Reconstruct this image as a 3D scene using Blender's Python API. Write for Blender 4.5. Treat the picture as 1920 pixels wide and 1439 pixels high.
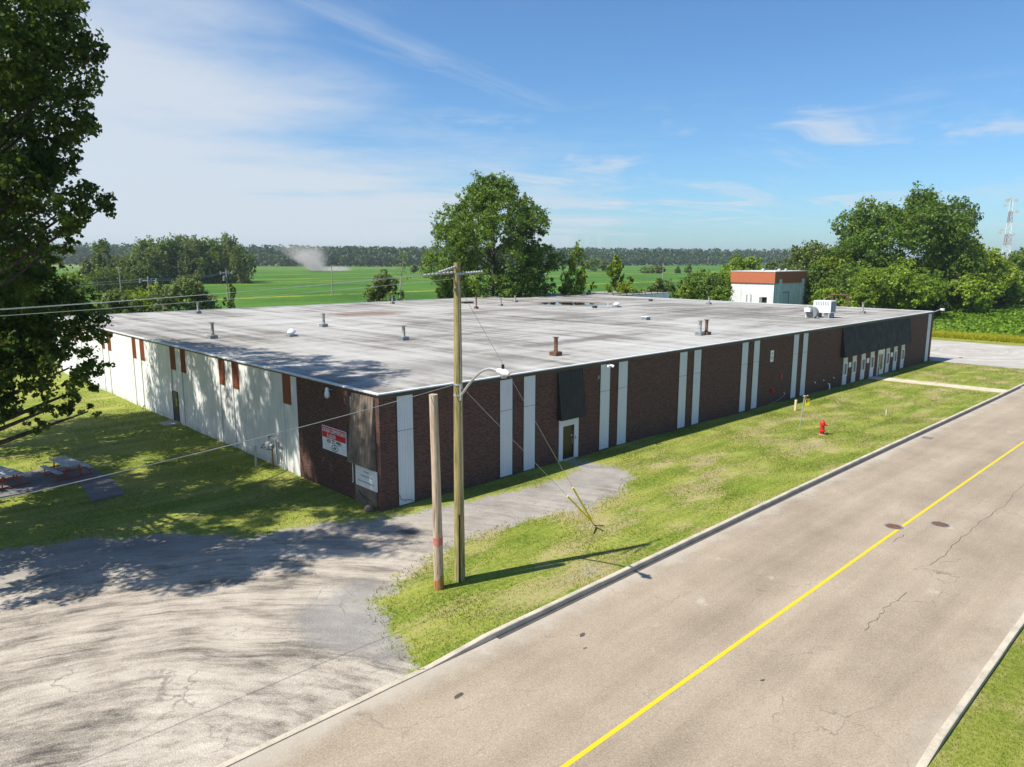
import bpy, bmesh, math, random
import numpy as np
from mathutils import Matrix, Vector
for o in list(bpy.data.objects): bpy.data.objects.remove(o)
scene = bpy.context.scene
COL = scene.collection
PI = math.pi
# ------------------------------------------------------------------ camera
FPX, CX, CY = 1365.0, 960.0, 719.5
RM = np.array([[0.7192225742958394, 0.11593881400225221, -0.6850380135664129],
               [-0.6947746720972053, 0.12378308013435477, -0.708495521569948],
               [0.002653984831643639, 0.985513034150337, 0.16957893703025248]])
CAM = np.array([-18.71608425, -28.31192298, 12.0])
cd = bpy.data.cameras.new('camera'); cam = bpy.data.objects.new('camera', cd); COL.objects.link(cam)
m4 = Matrix.Identity(4)
for i in range(3):
    for j in range(3): m4[i][j] = RM[i][j]
    m4[i][3] = CAM[i]
cam.matrix_world = m4
cd.sensor_width = 36; cd.lens = FPX / 1920 * 36; cd.clip_start = 0.1; cd.clip_end = 20000
scene.camera = cam
# ------------------------------------------------------------------ sun, sky, exposure
SUN = Vector((-0.68, 0.24, 1.0)).normalized()          # towards the sun
ELEV = math.asin(SUN.z); ROT = math.atan2(SUN.x, SUN.y)
ld = bpy.data.lights.new('sun', 'SUN'); ld.energy = 5.0; ld.angle = math.radians(0.53); ld.color = (1.0, 0.95, 0.86)
lo = bpy.data.objects.new('sun', ld); COL.objects.link(lo)
lo.rotation_euler = SUN.to_track_quat('Z', 'Y').to_euler(); lo.location = (-40, 20, 60)
world = bpy.data.worlds.new('World'); scene.world = world; world.use_nodes = True
scene.view_settings.view_transform = 'Standard'; scene.view_settings.look = 'None'
scene.view_settings.gamma = 1; scene.view_settings.use_curve_mapping = False
scene.view_settings.exposure = 0.55

class NT:
    """small helper to write node trees"""
    def __init__(s, tree): s.t = tree; s.n = tree.nodes; s.l = tree.links
    def new(s, typ, **kw):
        x = s.n.new(typ)
        for k, v in kw.items(): setattr(x, k, v)
        return x
    def put(s, sock, v):
        if hasattr(v, 'is_linked') or isinstance(v, bpy.types.NodeSocket): s.l.new(v, sock)
        else:
            if isinstance(v, (tuple, list)) and len(v) == 3 and sock.type == 'RGBA': v = (*v, 1)
            sock.default_value = v
    def math(s, op, a, b=None, c=None, clamp=False):
        x = s.new('ShaderNodeMath', operation=op); x.use_clamp = clamp
        s.put(x.inputs[0], a)
        if b is not None: s.put(x.inputs[1], b)
        if c is not None: s.put(x.inputs[2], c)
        return x.outputs[0]
    def vmath(s, op, a, b=None):
        x = s.new('ShaderNodeVectorMath', operation=op); s.put(x.inputs[0], a)
        if b is not None: s.put(x.inputs[1], b)
        return x.outputs[0]
    def pos(s): return s.new('ShaderNodeNewGeometry').outputs['Position']
    def sep(s, v):
        x = s.new('ShaderNodeSeparateXYZ'); s.put(x.inputs[0], v); return x.outputs
    def comb(s, x, y, z):
        c = s.new('ShaderNodeCombineXYZ'); s.put(c.inputs[0], x); s.put(c.inputs[1], y); s.put(c.inputs[2], z); return c.outputs[0]
    def scale(s, v, k):                      # multiply vector by constant triple
        return s.vmath('MULTIPLY', v, k)
    def noise(s, v, sc=1.0, det=4, rough=0.55, dist=0.0):
        x = s.new('ShaderNodeTexNoise'); s.put(x.inputs['Vector'], v); x.inputs['Scale'].default_value = sc
        x.inputs['Detail'].default_value = det; x.inputs['Roughness'].default_value = rough; x.inputs['Distortion'].default_value = dist
        return x.outputs['Fac']
    def vor(s, v, sc, feat='F1'):
        x = s.new('ShaderNodeTexVoronoi', feature=feat); s.put(x.inputs['Vector'], v); x.inputs['Scale'].default_value = sc
        return x.outputs['Distance']
    def sstep(s, v, a, b, lo=0.0, hi=1.0):
        x = s.new('ShaderNodeMapRange', interpolation_type='SMOOTHSTEP')
        s.put(x.inputs[0], v); x.inputs[1].default_value = a; x.inputs[2].default_value = b
        x.inputs[3].default_value = lo; x.inputs[4].default_value = hi
        return x.outputs[0]
    def ramp(s, f, stops):
        x = s.new('ShaderNodeValToRGB'); s.put(x.inputs[0], f); e = x.color_ramp.elements
        while len(e) < len(stops): e.new(0.5)
        for el, (p, c) in zip(e, stops): el.position = p; el.color = (*c, 1) if len(c) == 3 else c
        return x.outputs[0]
    def mix(s, f, a, b, typ='MIX'):
        x = s.new('ShaderNodeMix', data_type='RGBA', blend_type=typ)
        s.put(x.inputs[0], f); s.put(x.inputs[6], a); s.put(x.inputs[7], b); return x.outputs[2]
    def bump(s, h, st=0.4, d=0.02):
        x = s.new('ShaderNodeBump'); x.inputs['Strength'].default_value = st; x.inputs['Distance'].default_value = d
        s.put(x.inputs['Height'], h); return x.outputs[0]
    def attr(s, name):
        x = s.new('ShaderNodeAttribute'); x.attribute_name = name; return x.outputs['Fac']

def material(name, rough=0.8, spec=0.3, metal=0.0):
    m = bpy.data.materials.new(name); m.use_nodes = True; N = NT(m.node_tree)
    b = N.n['Principled BSDF']; b.inputs['Roughness'].default_value = rough
    b.inputs['Specular IOR Level'].default_value = spec; b.inputs['Metallic'].default_value = metal
    return m, N, b
def plain(name, col, rough=0.7, spec=0.3, metal=0.0, var=0.15, nscale=3.0, bump=0.0, bscale=40):
    """a painted or raw surface with uneven tone and fine relief"""
    m, N, b = material(name, rough, spec, metal); p = N.pos()
    f = N.noise(p, nscale, 5, 0.6); g = N.noise(p, nscale * 9, 3, 0.6)
    f = N.math('ADD', N.math('MULTIPLY', f, 0.7), N.math('MULTIPLY', g, 0.3))
    d = tuple(c * (1 - var) * 0.92 for c in col); u = tuple(min(1, c * (1 + var)) for c in col)
    N.put(b.inputs['Base Color'], N.ramp(f, [(0.3, d), (0.5, col), (0.72, u)]))
    if bump: N.put(b.inputs['Normal'], N.bump(N.noise(p, bscale, 3), bump, 0.01))
    return m

# world: daylight sky with thin cirrus and low cumulus
W = NT(world.node_tree); bg = W.n['Background']
sky = W.new('ShaderNodeTexSky', sky_type='NISHITA'); sky.sun_disc = False
sky.sun_elevation = ELEV; sky.sun_rotation = ROT; sky.altitude = 0; sky.air_density = 1.0; sky.dust_density = 0.6; sky.ozone_density = 2.2
tc = W.new('ShaderNodeTexCoord').outputs['Generated']
dx, dy, dz = W.sep(tc)
zc = W.math('MAXIMUM', dz, 0.03)
cu = W.math('DIVIDE', dx, zc); cv = W.math('DIVIDE', dy, zc)
pl = W.comb(cu, cv, 0.0)
# rotate the cloud plane so that streaks lie across the view
ru = W.math('ADD', W.math('MULTIPLY', cu, 0.96), W.math('MULTIPLY', cv, 0.28)); rv = W.math('SUBTRACT', W.math('MULTIPLY', cv, 0.96), W.math('MULTIPLY', cu, 0.28))
warp = W.noise(W.comb(W.math('MULTIPLY', ru, 0.35), W.math('MULTIPLY', rv, 0.35), 3.0), 1.0, 3)
c1 = W.noise(W.comb(W.math('ADD', W.math('MULTIPLY', ru, 0.22), warp), W.math('MULTIPLY', rv, 0.62), 1.3), 1.0, 8, 0.62, 0.8)
broad = W.noise(W.comb(W.math('MULTIPLY', ru, 0.10), W.math('MULTIPLY', rv, 0.13), 7.7), 1.0, 3)
cir = W.math('MULTIPLY', W.sstep(c1, 0.46, 0.70), W.sstep(broad, 0.40, 0.54))
# thin milky veil on the side of the sky towards the sun
side = W.math('SUBTRACT', W.math('MULTIPLY', dy, 0.80), W.math('MULTIPLY', dx, 0.60))
veiln = W.noise(W.comb(W.math('MULTIPLY', ru, 0.30), W.math('MULTIPLY', rv, 0.30), 2.2), 1.0, 6, 0.6)
vs = W.math('SUBTRACT', W.math('ADD', side, W.math('MULTIPLY', veiln, 1.05)), W.math('MULTIPLY', dz, 1.7))
veil = W.sstep(vs, 0.34, 0.78, 0.0, 0.88)
low = W.math('MULTIPLY', W.sstep(dz, 0.30, 0.04), 1.0)
lown = W.noise(W.comb(W.math('MULTIPLY', dx, 5.0), W.math('MULTIPLY', dy, 5.0), W.math('MULTIPLY', dz, 22.0)), 1.0, 6, 0.6)
lowc = W.math('MULTIPLY', W.math('MULTIPLY', W.sstep(lown, 0.50, 0.66), W.sstep(dz, 0.05, 0.10)), W.sstep(dz, 0.21, 0.14, 0.0, 0.62))
cl = W.math('MAXIMUM', W.math('MAXIMUM', W.math('MULTIPLY', cir, 0.80), veil), lowc)
cl = W.math('MULTIPLY', cl, W.sstep(dz, -0.01, 0.03))
skyc = W.mix(1.0, sky.outputs[0], (0.67, 0.975, 1.23), 'MULTIPLY')
W.put(bg.inputs[0], W.mix(cl, skyc, (5.6, 6.1, 6.7)))
bg.inputs[1].default_value = 0.085

# ------------------------------------------------------------------ photo pixel -> place
def ray(u, v):
    a = np.array([(u - CX) / FPX, -(v - CY) / FPX, -1.0]); return RM @ (a / np.linalg.norm(a))
def gz(x):                                               # the site falls a little towards the east
    t = np.clip((np.asarray(x, float) - 12) / 60, 0, 1); return -0.36 * t * t * (3 - 2 * t)
def P(u, v, z=None):
    r = ray(u, v); zz = 0.0 if z is None else z
    for _ in range(4):
        p = CAM + r * (zz - CAM[2]) / r[2]
        if z is not None: break
        zz = float(gz(p[0]))
    return p
def onX(u, v, x=0.0): r = ray(u, v); return CAM + r * (x - CAM[0]) / r[0]
def onY(u, v, y=0.0): r = ray(u, v); return CAM + r * (y - CAM[1]) / r[1]
def at_dist(u, d):                                        # ground position in direction of u, d metres away
    r = ray(u, 490); p = CAM + r / np.hypot(r[0], r[1]) * d; p[2] = float(gz(p[0])); return p
def height_at(x, y, u, v):
    r = ray(u, v); return float((CAM + r * np.hypot(x - CAM[0], y - CAM[1]) / np.hypot(r[0], r[1]))[2])

# ------------------------------------------------------------------ mesh helpers
class MB:
    def __init__(s): s.v = []; s.f = []
    def add(s, vs, fs):
        k = len(s.v); s.v += [tuple(map(float, q)) for q in vs]; s.f += [tuple(i + k for i in q) for q in fs]; return s
    def box(s, x0, x1, y0, y1, z0, z1):
        return s.add([(x0, y0, z0), (x1, y0, z0), (x1, y1, z0), (x0, y1, z0), (x0, y0, z1), (x1, y0, z1), (x1, y1, z1), (x0, y1, z1)],
                     [(3, 2, 1, 0), (4, 5, 6, 7), (0, 1, 5, 4), (1, 2, 6, 5), (2, 3, 7, 6), (3, 0, 4, 7)])
    def tube(s, pts, rad, seg=8, cap=True):
        pts = [Vector(p) for p in pts]
        if not isinstance(rad, (list, tuple)): rad = [rad] * len(pts)
        k = len(s.v); n = len(pts); ref = None
        for i, p in enumerate(pts):
            d = (pts[min(i + 1, n - 1)] - pts[max(i - 1, 0)]).normalized()
            if ref is None: ref = Vector((1, 0, 0)) if abs(d.x) < 0.9 else Vector((0, 1, 0))
            a = (ref - d * ref.dot(d)).normalized(); ref = a; b = d.cross(a)
            for j in range(seg):
                t = 2 * PI * j / seg; s.v.append(tuple(p + (a * math.cos(t) + b * math.sin(t)) * rad[i]))
        for i in range(n - 1):
            for j in range(seg):
                s.f.append((k + i * seg + j, k + i * seg + (j + 1) % seg, k + (i + 1) * seg + (j + 1) % seg, k + (i + 1) * seg + j))
        if cap: s.f.append(tuple(k + j for j in reversed(range(seg)))); s.f.append(tuple(k + (n - 1) * seg + j for j in range(seg)))
        return s
    def lathe(s, x, y, prof, seg=16):
        k = len(s.v); n = len(prof)
        for z, r in prof:
            for j in range(seg): t = 2 * PI * j / seg; s.v.append((x + r * math.cos(t), y + r * math.sin(t), z))
        for i in range(n - 1):
            for j in range(seg): s.f.append((k + i * seg + j, k + i * seg + (j + 1) % seg, k + (i + 1) * seg + (j + 1) % seg, k + (i + 1) * seg + j))
        s.f.append(tuple(k + j for j in reversed(range(seg)))); s.f.append(tuple(k + (n - 1) * seg + j for j in range(seg)))
        return s
    def build(s, name, mat, parent=None, smooth=False, bevel=0.0):
        me = bpy.data.meshes.new(name); me.from_pydata(s.v, [], s.f); me.update()
        if smooth:
            me.shade_smooth()
            try: me.set_sharp_from_angle(angle=math.radians(40))
            except Exception: pass
        if mat: me.materials.append(mat)
        o = bpy.data.objects.new(name, me); COL.objects.link(o)
        if parent:
            o.parent = parent; o.matrix_parent_inverse = Matrix.Translation(-Vector(parent.location)) if parent.type == 'EMPTY' else Matrix.Identity(4)
        if bevel: bv = o.modifiers.new('bevel', 'BEVEL'); bv.width = bevel; bv.segments = 2; bv.limit_method = 'ANGLE'
        return o
def bx(*a): return MB().box(*a)
def thing(name, label, cat, loc=(0, 0, 0), group=None):
    o = bpy.data.objects.new(name, None); COL.objects.link(o); o.location = loc; o.empty_display_size = 0.3
    return tag(o, label, cat, group)
def tag(o, label, cat, group=None):
    o['label'] = label; o['category'] = cat
    if group: o['group'] = group
    return o
def structure(o): o['kind'] = 'structure'; return o
def np_mesh(name, V, F, mat, parent=None, attrs=None, fattrs=None):
    """quads or tris from numpy arrays, world coordinates"""
    me = bpy.data.meshes.new(name); k = F.shape[1]
    me.vertices.add(len(V)); me.vertices.foreach_set('co', V.astype(np.float32).ravel())
    me.loops.add(F.size); me.loops.foreach_set('vertex_index', F.astype(np.int32).ravel())
    me.polygons.add(len(F)); me.polygons.foreach_set('loop_start', np.arange(0, F.size, k, dtype=np.int32))
    me.update(calc_edges=True)
    for n, a in (attrs or {}).items(): at = me.attributes.new(n, 'FLOAT', 'POINT'); at.data.foreach_set('value', a.astype(np.float32))
    for n, a in (fattrs or {}).items(): at = me.attributes.new(n, 'FLOAT', 'FACE'); at.data.foreach_set('value', a.astype(np.float32))
    me.materials.append(mat); o = bpy.data.objects.new(name, me); COL.objects.link(o)
    if parent: o.parent = parent; o.matrix_parent_inverse = Matrix.Translation(-Vector(parent.location))
    return o
def strip(name, x0, x1, ya, yb, dz, mat, step=1.5):
    """level sheet along x that follows the fall of the site"""
    n = max(2, int((x1 - x0) / step) + 1); xs = np.linspace(x0, x1, n)
    V = np.zeros((2 * n, 3)); V[:n, 0] = xs; V[n:, 0] = xs; V[:n, 1] = ya; V[n:, 1] = yb; V[:, 2] = gz(V[:, 0]) + dz
    i = np.arange(n - 1); F = np.stack([i, i + 1, i + 1 + n, i + n], 1)
    return np_mesh(name, V, F, mat)

# ------------------------------------------------------------------ materials
def mat_brick():
    m, N, b = material('dark_brick', 0.85, 0.25); x, y, z = N.sep(N.pos())
    v = N.comb(N.math('ADD', x, y), z, 0.0)
    br = N.new('ShaderNodeTexBrick'); N.put(br.inputs['Vector'], v); br.inputs['Scale'].default_value = 1.0
    br.inputs['Brick Width'].default_value = 0.215; br.inputs['Row Height'].default_value = 0.073; br.inputs['Mortar Size'].default_value = 0.009
    br.inputs['Mortar Smooth'].default_value = 0.3; br.inputs['Bias'].default_value = -0.1
    br.inputs['Color1'].default_value = (0.120, 0.051, 0.036, 1); br.inputs['Color2'].default_value = (0.040, 0.021, 0.018, 1); br.inputs['Mortar'].default_value = (0.15, 0.115, 0.10, 1)
    p2 = N.comb(N.math('MULTIPLY', N.math('ADD', x, y), 0.30), N.math('MULTIPLY', z, 0.5), 0.0)
    big = N.noise(p2, 1.0, 5, 0.6)
    c = N.mix(N.sstep(big, 0.55, 0.75, 0, 0.45), br.outputs['Color'], (0.075, 0.068, 0.062))      # weathered greyer patches
    eff = N.noise(N.comb(N.math('ADD', x, y), N.math('MULTIPLY', z, 0.8), 4.0), 1.3, 6, 0.7)
    c = N.mix(N.sstep(eff, 0.62, 0.78, 0, 0.40), c, (0.15, 0.13, 0.112))                            # lime bloom
    row = N.noise(N.comb(N.math('MULTIPLY', N.math('ADD', x, y), 5.0), N.math('MULTIPLY', N.math('FLOOR', N.math('DIVIDE', z, 0.073)), 0.73), 0.0), 1.0, 2)
    c = N.mix(0.45, c, N.ramp(row, [(0.3, (0.55, 0.55, 0.55)), (0.5, (1, 1, 1)), (0.7, (1.5, 1.4, 1.35))]), 'MULTIPLY')
    N.put(b.inputs['Base Color'], c)
    N.put(b.inputs['Normal'], N.bump(N.math('SUBTRACT', 1.0, br.outputs['Fac']), 0.6, 0.010))
    return m
def mat_roof():
    m, N, b = material('roof_membrane', 0.75, 0.25); p = N.pos(); x, y, z = N.sep(p)
    st = N.noise(N.comb(N.math('MULTIPLY', x, 0.75), N.math('MULTIPLY', y, 0.045), 0.0), 1.0, 6, 0.62, 0.4)
    st2 = N.noise(N.comb(N.math('MULTIPLY', x, 0.07), N.math('MULTIPLY', y, 0.5), 5.0), 1.0, 5, 0.6, 0.3)
    blot = N.noise(p, 0.075, 6, 0.6, 0.6); fine = N.noise(p, 2.2, 5, 0.65)
    f = N.math('ADD', N.math('ADD', N.math('MULTIPLY', st, 0.36), N.math('MULTIPLY', st2, 0.22)), N.math('ADD', N.math('MULTIPLY', blot, 0.30), N.math('MULTIPLY', fine, 0.12)))
    c = N.ramp(f, [(0.39, (0.095, 0.083, 0.070)), (0.455, (0.215, 0.199, 0.174)), (0.515, (0.345, 0.330, 0.300)), (0.62, (0.465, 0.455, 0.43))])
    seam = N.math('PINGPONG', N.math('ADD', x, N.math('MULTIPLY', fine, 0.06)), 0.5)
    c = N.mix(N.math('MULTIPLY', N.sstep(seam, 0.03, 0.0), 0.40), c, (0.15, 0.14, 0.13))
    lap = N.math('PINGPONG', N.math('ADD', y, N.math('MULTIPLY', fine, 0.10)), 4.6)
    c = N.mix(N.math('MULTIPLY', N.sstep(lap, 0.10, 0.0), 0.35), c, (0.16, 0.15, 0.14))
    # dark ponding stains with a rusty rim, grey band behind the south edge
    for cx, cy, rx, ry, col, k in [(27.5, 43, 7.5, 4.5, (0.17, 0.105, 0.07), 0.75), (59.5, 40.5, 8.0, 7.0, (0.14, 0.09, 0.065), 0.85), (43, 37, 9, 2.2, (0.17, 0.145, 0.125), 0.6),
                                   (25.5, 8.6, 9.5, 1.3, (0.12, 0.10, 0.09), 0.75), (50, 17, 12, 2.0, (0.19, 0.175, 0.16), 0.5), (56, 12, 10, 1.8, (0.17, 0.16, 0.15), 0.55), (9, 5, 8, 4, (0.24, 0.225, 0.21), 0.55), (68, 30, 8, 5, (0.18, 0.16, 0.15), 0.5)]:
        dxn = N.math('DIVIDE', N.math('SUBTRACT', x, cx), rx); dyn = N.math('DIVIDE', N.math('SUBTRACT', y, cy), ry)
        dd = N.math('SQRT', N.math('ADD', N.math('MULTIPLY', dxn, dxn), N.math('MULTIPLY', dyn, dyn)))
        dd = N.math('ADD', dd, N.math('MULTIPLY', N.math('SUBTRACT', N.noise(p, 0.55, 5, 0.65), 0.5), 1.1))
        c = N.mix(N.sstep(dd, 1.0, 0.35, 0.0, k), c, col)
    N.put(b.inputs['Base Color'], c); N.put(b.inputs['Normal'], N.bump(N.math('ADD', fine, N.math('MULTIPLY', N.noise(p, 30, 2), 0.4)), 0.25, 0.02))
    return m
def mat_white_wall():
    m, N, b = material('white_concrete', 0.8, 0.25); p = N.pos(); x, y, z = N.sep(p)
    drip = N.noise(N.comb(N.math('MULTIPLY', y, 3.0), N.math('MULTIPLY', z, 0.22), N.math('MULTIPLY', x, 3.0)), 1.0, 5, 0.65)
    blot = N.noise(p, 0.9, 6, 0.65)
    c = N.ramp(N.math('ADD', N.math('MULTIPLY', drip, 0.55), N.math('MULTIPLY', blot, 0.45)), [(0.32, (0.52, 0.52, 0.50)), (0.48, (0.70, 0.70, 0.68)), (0.65, (0.80, 0.80, 0.78))])
    c = N.mix(N.math('MULTIPLY', N.sstep(z, 0.55, -0.1), N.sstep(blot, 0.35, 0.6, 0, 0.7)), c, (0.30, 0.29, 0.25))
    N.put(b.inputs['Base Color'], c); N.put(b.inputs['Normal'], N.bump(N.noise(p, 14, 4), 0.2, 0.01)); return m
def mat_siding(name, col, dirt=(0.36, 0.36, 0.34), k=0.5, rough=0.5):
    m, N, b = material(name, rough, 0.35); p = N.pos(); x, y, z = N.sep(p)
    d = N.noise(N.comb(N.math('MULTIPLY', N.math('ADD', x, y), 6.0), N.math('MULTIPLY', z, 0.5), 0.0), 1.0, 5, 0.65)
    g = N.noise(p, 1.4, 4, 0.6)
    N.put(b.inputs['Base Color'], N.mix(N.math('MULTIPLY', N.sstep(d, 0.5, 0.75, 0, k), N.sstep(g, 0.35, 0.65)), col, dirt))
    N.put(b.inputs['Roughness'], N.sstep(g, 0.2, 0.8, rough - 0.1, rough + 0.2)); return m
def mat_asphalt():
    m, N, b = material('road_asphalt', 0.9, 0.2); p = N.pos(); x, y, z = N.sep(p)
    lane = N.noise(N.comb(N.math('MULTIPLY', x, 0.05), N.math('MULTIPLY', y, 0.75), 0.0), 1.0, 4, 0.55)
    blot = N.noise(p, 0.30, 6, 0.62); grit = N.noise(p, 17, 4, 0.8); agg = N.vor(p, 24)
    f = N.math('ADD', N.math('ADD', N.math('MULTIPLY', lane, 0.30), N.math('MULTIPLY', blot, 0.28)), N.math('MULTIPLY', grit, 0.42))
    c = N.ramp(f, [(0.36, (0.190, 0.152, 0.110)), (0.50, (0.285, 0.233, 0.172)), (0.64, (0.385, 0.320, 0.243))])
    c = N.mix(0.55, c, N.ramp(agg, [(0.1, (0.68, 0.68, 0.68)), (0.45, (1.1, 1.1, 1.1)), (0.8, (1.35, 1.32, 1.28))]), 'MULTIPLY')
    pal = N.noise(N.comb(N.math('MULTIPLY', x, 0.55), N.math('MULTIPLY', y, 0.75), 9.0), 1.0, 4, 0.6)
    c = N.mix(N.sstep(pal, 0.64, 0.76, 0, 0.45), c, (0.50, 0.45, 0.38))                              # pale dusty spots
    edge = N.math('ADD', y, N.math('MULTIPLY', N.noise(p, 0.8, 5, 0.65), 1.6))
    c = N.mix(N.sstep(edge, -12.6, -11.6, 0, 0.55), c, (0.46, 0.42, 0.355))                           # sand washed along the kerb
    edge2 = N.math('ADD', y, N.math('MULTIPLY', N.noise(p, 0.5, 5, 0.65), 2.6))
    c = N.mix(N.sstep(edge2, -21.6, -23.2, 0, 0.5), c, (0.45, 0.41, 0.35))
    ck = N.vor(N.vmath('ADD', N.scale(p, (0.22, 0.36, 1)), N.scale(N.comb(N.noise(p, 1.2, 4), N.noise(p, 1.3, 4), 0), (0.35, 0.35, 0))), 1.0, 'DISTANCE_TO_EDGE')
    c = N.mix(N.math('MULTIPLY', N.sstep(ck, 0.006, 0.0), N.sstep(blot, 0.46, 0.60, 0, 0.55)), c, (0.10, 0.085, 0.07))
    N.put(b.inputs['Base Color'], c); N.put(b.inputs['Normal'], N.bump(N.math('ADD', grit, N.math('MULTIPLY', agg, 0.6)), 0.35, 0.01)); return m
def grass_colour(N, p):
    x, y, z = N.sep(p)
    stripes = N.noise(N.comb(N.math('MULTIPLY', x, 0.09), N.math('MULTIPLY', y, 1.05), 0.0), 1.0, 4, 0.6)
    blot = N.noise(p, 0.26, 6, 0.62); fine = N.noise(p, 5.5, 5, 0.7); tiny = N.noise(p, 26, 3, 0.7)
    g = N.math('ADD', N.math('ADD', N.math('MULTIPLY', fine, 0.34), N.math('MULTIPLY', tiny, 0.26)), N.math('ADD', N.math('MULTIPLY', stripes, 0.32), N.math('MULTIPLY', blot, 0.23)))
    c = N.ramp(g, [(0.38, (0.030, 0.055, 0.008)), (0.46, (0.086, 0.135, 0.015)), (0.54, (0.158, 0.210, 0.024)), (0.63, (0.285, 0.290, 0.062))])
    dry = N.noise(N.comb(N.math('MULTIPLY', x, 0.20), N.math('MULTIPLY', y, 0.42), 11.0), 1.0, 6, 0.66)
    d2 = N.math('ADD', dry, N.math('MULTIPLY', N.math('SUBTRACT', fine, 0.5), 0.35))
    near = N.math('MULTIPLY', N.sstep(y, -1.5, -4.5), N.sstep(x, -10, 4))                             # thin, trampled turf of the verge
    c = N.mix(N.math('MULTIPLY', N.sstep(d2, 0.46, 0.62), N.math('ADD', 0.28, N.math('MULTIPLY', near, 0.60))), c, (0.36, 0.295, 0.135))
    return c, fine, tiny, d2
def mat_yard():
    """lawn and worn gravel: the attribute 'gravel' is metres inside the gravel outline"""
    m, N, b = material('yard', 0.9, 0.15); p = N.pos(); x, y, z = N.sep(p)
    gc, fine, tiny, d2 = grass_colour(N, p)
    # gravel, sand and old asphalt
    ang = N.math('ARCTAN2', N.math('ADD', y, 16.5), N.math('ADD', x, 19.0))
    rad = N.math('SQRT', N.math('ADD', N.math('POWER', N.math('ADD', y, 16.5), 2.0), N.math('POWER', N.math('ADD', x, 19.0), 2.0)))
    wob = N.noise(p, 0.25, 3)
    arcs = N.noise(N.comb(N.math('ADD', N.math('MULTIPLY', rad, 1.15), N.math('MULTIPLY', wob, 2.5)), N.math('MULTIPLY', ang, 2.0), 0.0), 1.0, 5, 0.66)
    scuff = N.noise(N.comb(N.math('MULTIPLY', rad, 3.2), N.math('MULTIPLY', ang, 9.0), 3.0), 1.0, 4, 0.65)
    blot = N.noise(p, 0.42, 6, 0.65); grit = N.noise(p, 22, 3, 0.75); ston = N.vor(p, 30)
    f = N.math('ADD', N.math('ADD', N.math('MULTIPLY', arcs, 0.32), N.math('MULTIPLY', scuff, 0.20)), N.math('ADD', N.math('MULTIPLY', blot, 0.26), N.math('MULTIPLY', grit, 0.22)))
    tread = N.noise(N.comb(N.math('ADD', N.math('MULTIPLY', rad, 6.5), N.math('MULTIPLY', wob, 9.0)), N.math('MULTIPLY', ang, 1.6), 5.0), 1.0, 3, 0.7)
    f = N.math('ADD', f, N.math('MULTIPLY', N.math('SUBTRACT', tread, 0.5), N.sstep(N.noise(p, 0.33, 3), 0.42, 0.58, 0.03, 0.20)))
    sand = N.ramp(f, [(0.40, (0.090, 0.080, 0.068)), (0.46, (0.235, 0.204, 0.166)), (0.51, (0.375, 0.328, 0.268)), (0.60, (0.50, 0.448, 0.37))])
    grey = N.ramp(N.math('ADD', N.math('MULTIPLY', blot, 0.5), N.math('MULTIPLY', grit, 0.5)), [(0.3, (0.14, 0.13, 0.122)), (0.5, (0.245, 0.23, 0.212)), (0.7, (0.36, 0.34, 0.31))])
    # bare grey asphalt at the mouth, grey gravel along the building
    mouth = N.math('ADD', N.math('SQRT', N.math('ADD', N.math('POWER', N.math('DIVIDE', N.math('ADD', x, 6.3), 2.2), 2.0), N.math('POWER', N.math('DIVIDE', N.math('ADD', y, 8.2), 3.2), 2.0))), N.math('MULTIPLY', N.math('SUBTRACT', blot, 0.5), 1.8))
    k = N.math('MAXIMUM', N.sstep(mouth, 1.15, 0.6, 0, 0.85), N.sstep(N.math('ADD', x, N.math('MULTIPLY', blot, 5.0)), 0.0, 5.0, 0, 0.55))
    k = N.math('MAXIMUM', k, N.sstep(N.math('ADD', N.math('ADD', y, N.math('MULTIPLY', x, 0.35)), N.math('MULTIPLY', blot, 4.0)), -2.0, 2.0, 0, 0.75))
    sand = N.mix(k, sand, grey)
    sand = N.mix(0.5, sand, N.ramp(ston, [(0.1, (0.75, 0.75, 0.75)), (0.5, (1.05, 1.05, 1.05)), (0.8, (1.3, 1.3, 1.3))]), 'MULTIPLY')
    ck = N.vor(N.vmath('ADD', N.scale(p, (0.30, 0.34, 1)), N.scale(N.comb(N.noise(p, 1.1, 5), N.noise(p, 1.25, 5), 0), (0.7, 0.7, 0))), 1.0, 'DISTANCE_TO_EDGE')
    sand = N.mix(N.math('MULTIPLY', N.sstep(ck, 0.012, 0.0), N.sstep(blot, 0.45, 0.62, 0, 0.6)), sand, (0.11, 0.10, 0.085))
    sdf = N.attr('gravel')
    rag = N.math('ADD', N.math('MULTIPLY', N.math('SUBTRACT', N.noise(p, 0.75, 6, 0.68), 0.5), 2.6), N.math('MULTIPLY', N.math('SUBTRACT', fine, 0.5), 1.3))
    e = N.math('ADD', sdf, rag)
    mask = N.sstep(e, -0.22, 0.30)
    bald = N.math('MULTIPLY', N.sstep(N.math('ADD', d2, N.math('MULTIPLY', N.math('SUBTRACT', tiny, 0.5), 0.3)), 0.62, 0.70, 0, 0.75), N.math('MULTIPLY', N.sstep(y, -3.5, -5.5), N.sstep(x, 40, 22)))
    mask = N.math('MAXIMUM', mask, bald)
    weeds = N.math('MULTIPLY', N.sstep(N.math('ADD', N.noise(p, 0.9, 5, 0.7), N.math('MULTIPLY', fine, 0.2)), 0.72, 0.80, 0, 0.8), N.sstep(sdf, 2.6, 0.4))
    mask = N.math('MULTIPLY', mask, N.math('SUBTRACT', 1.0, weeds))
    N.put(b.inputs['Base Color'], N.mix(mask, gc, sand))
    N.put(b.inputs['Normal'], N.bump(N.math('ADD', N.math('MULTIPLY', tiny, 0.8), N.math('ADD', fine, N.math('MULTIPLY', grit, 0.4))), 0.6, 0.04)); return m
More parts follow.
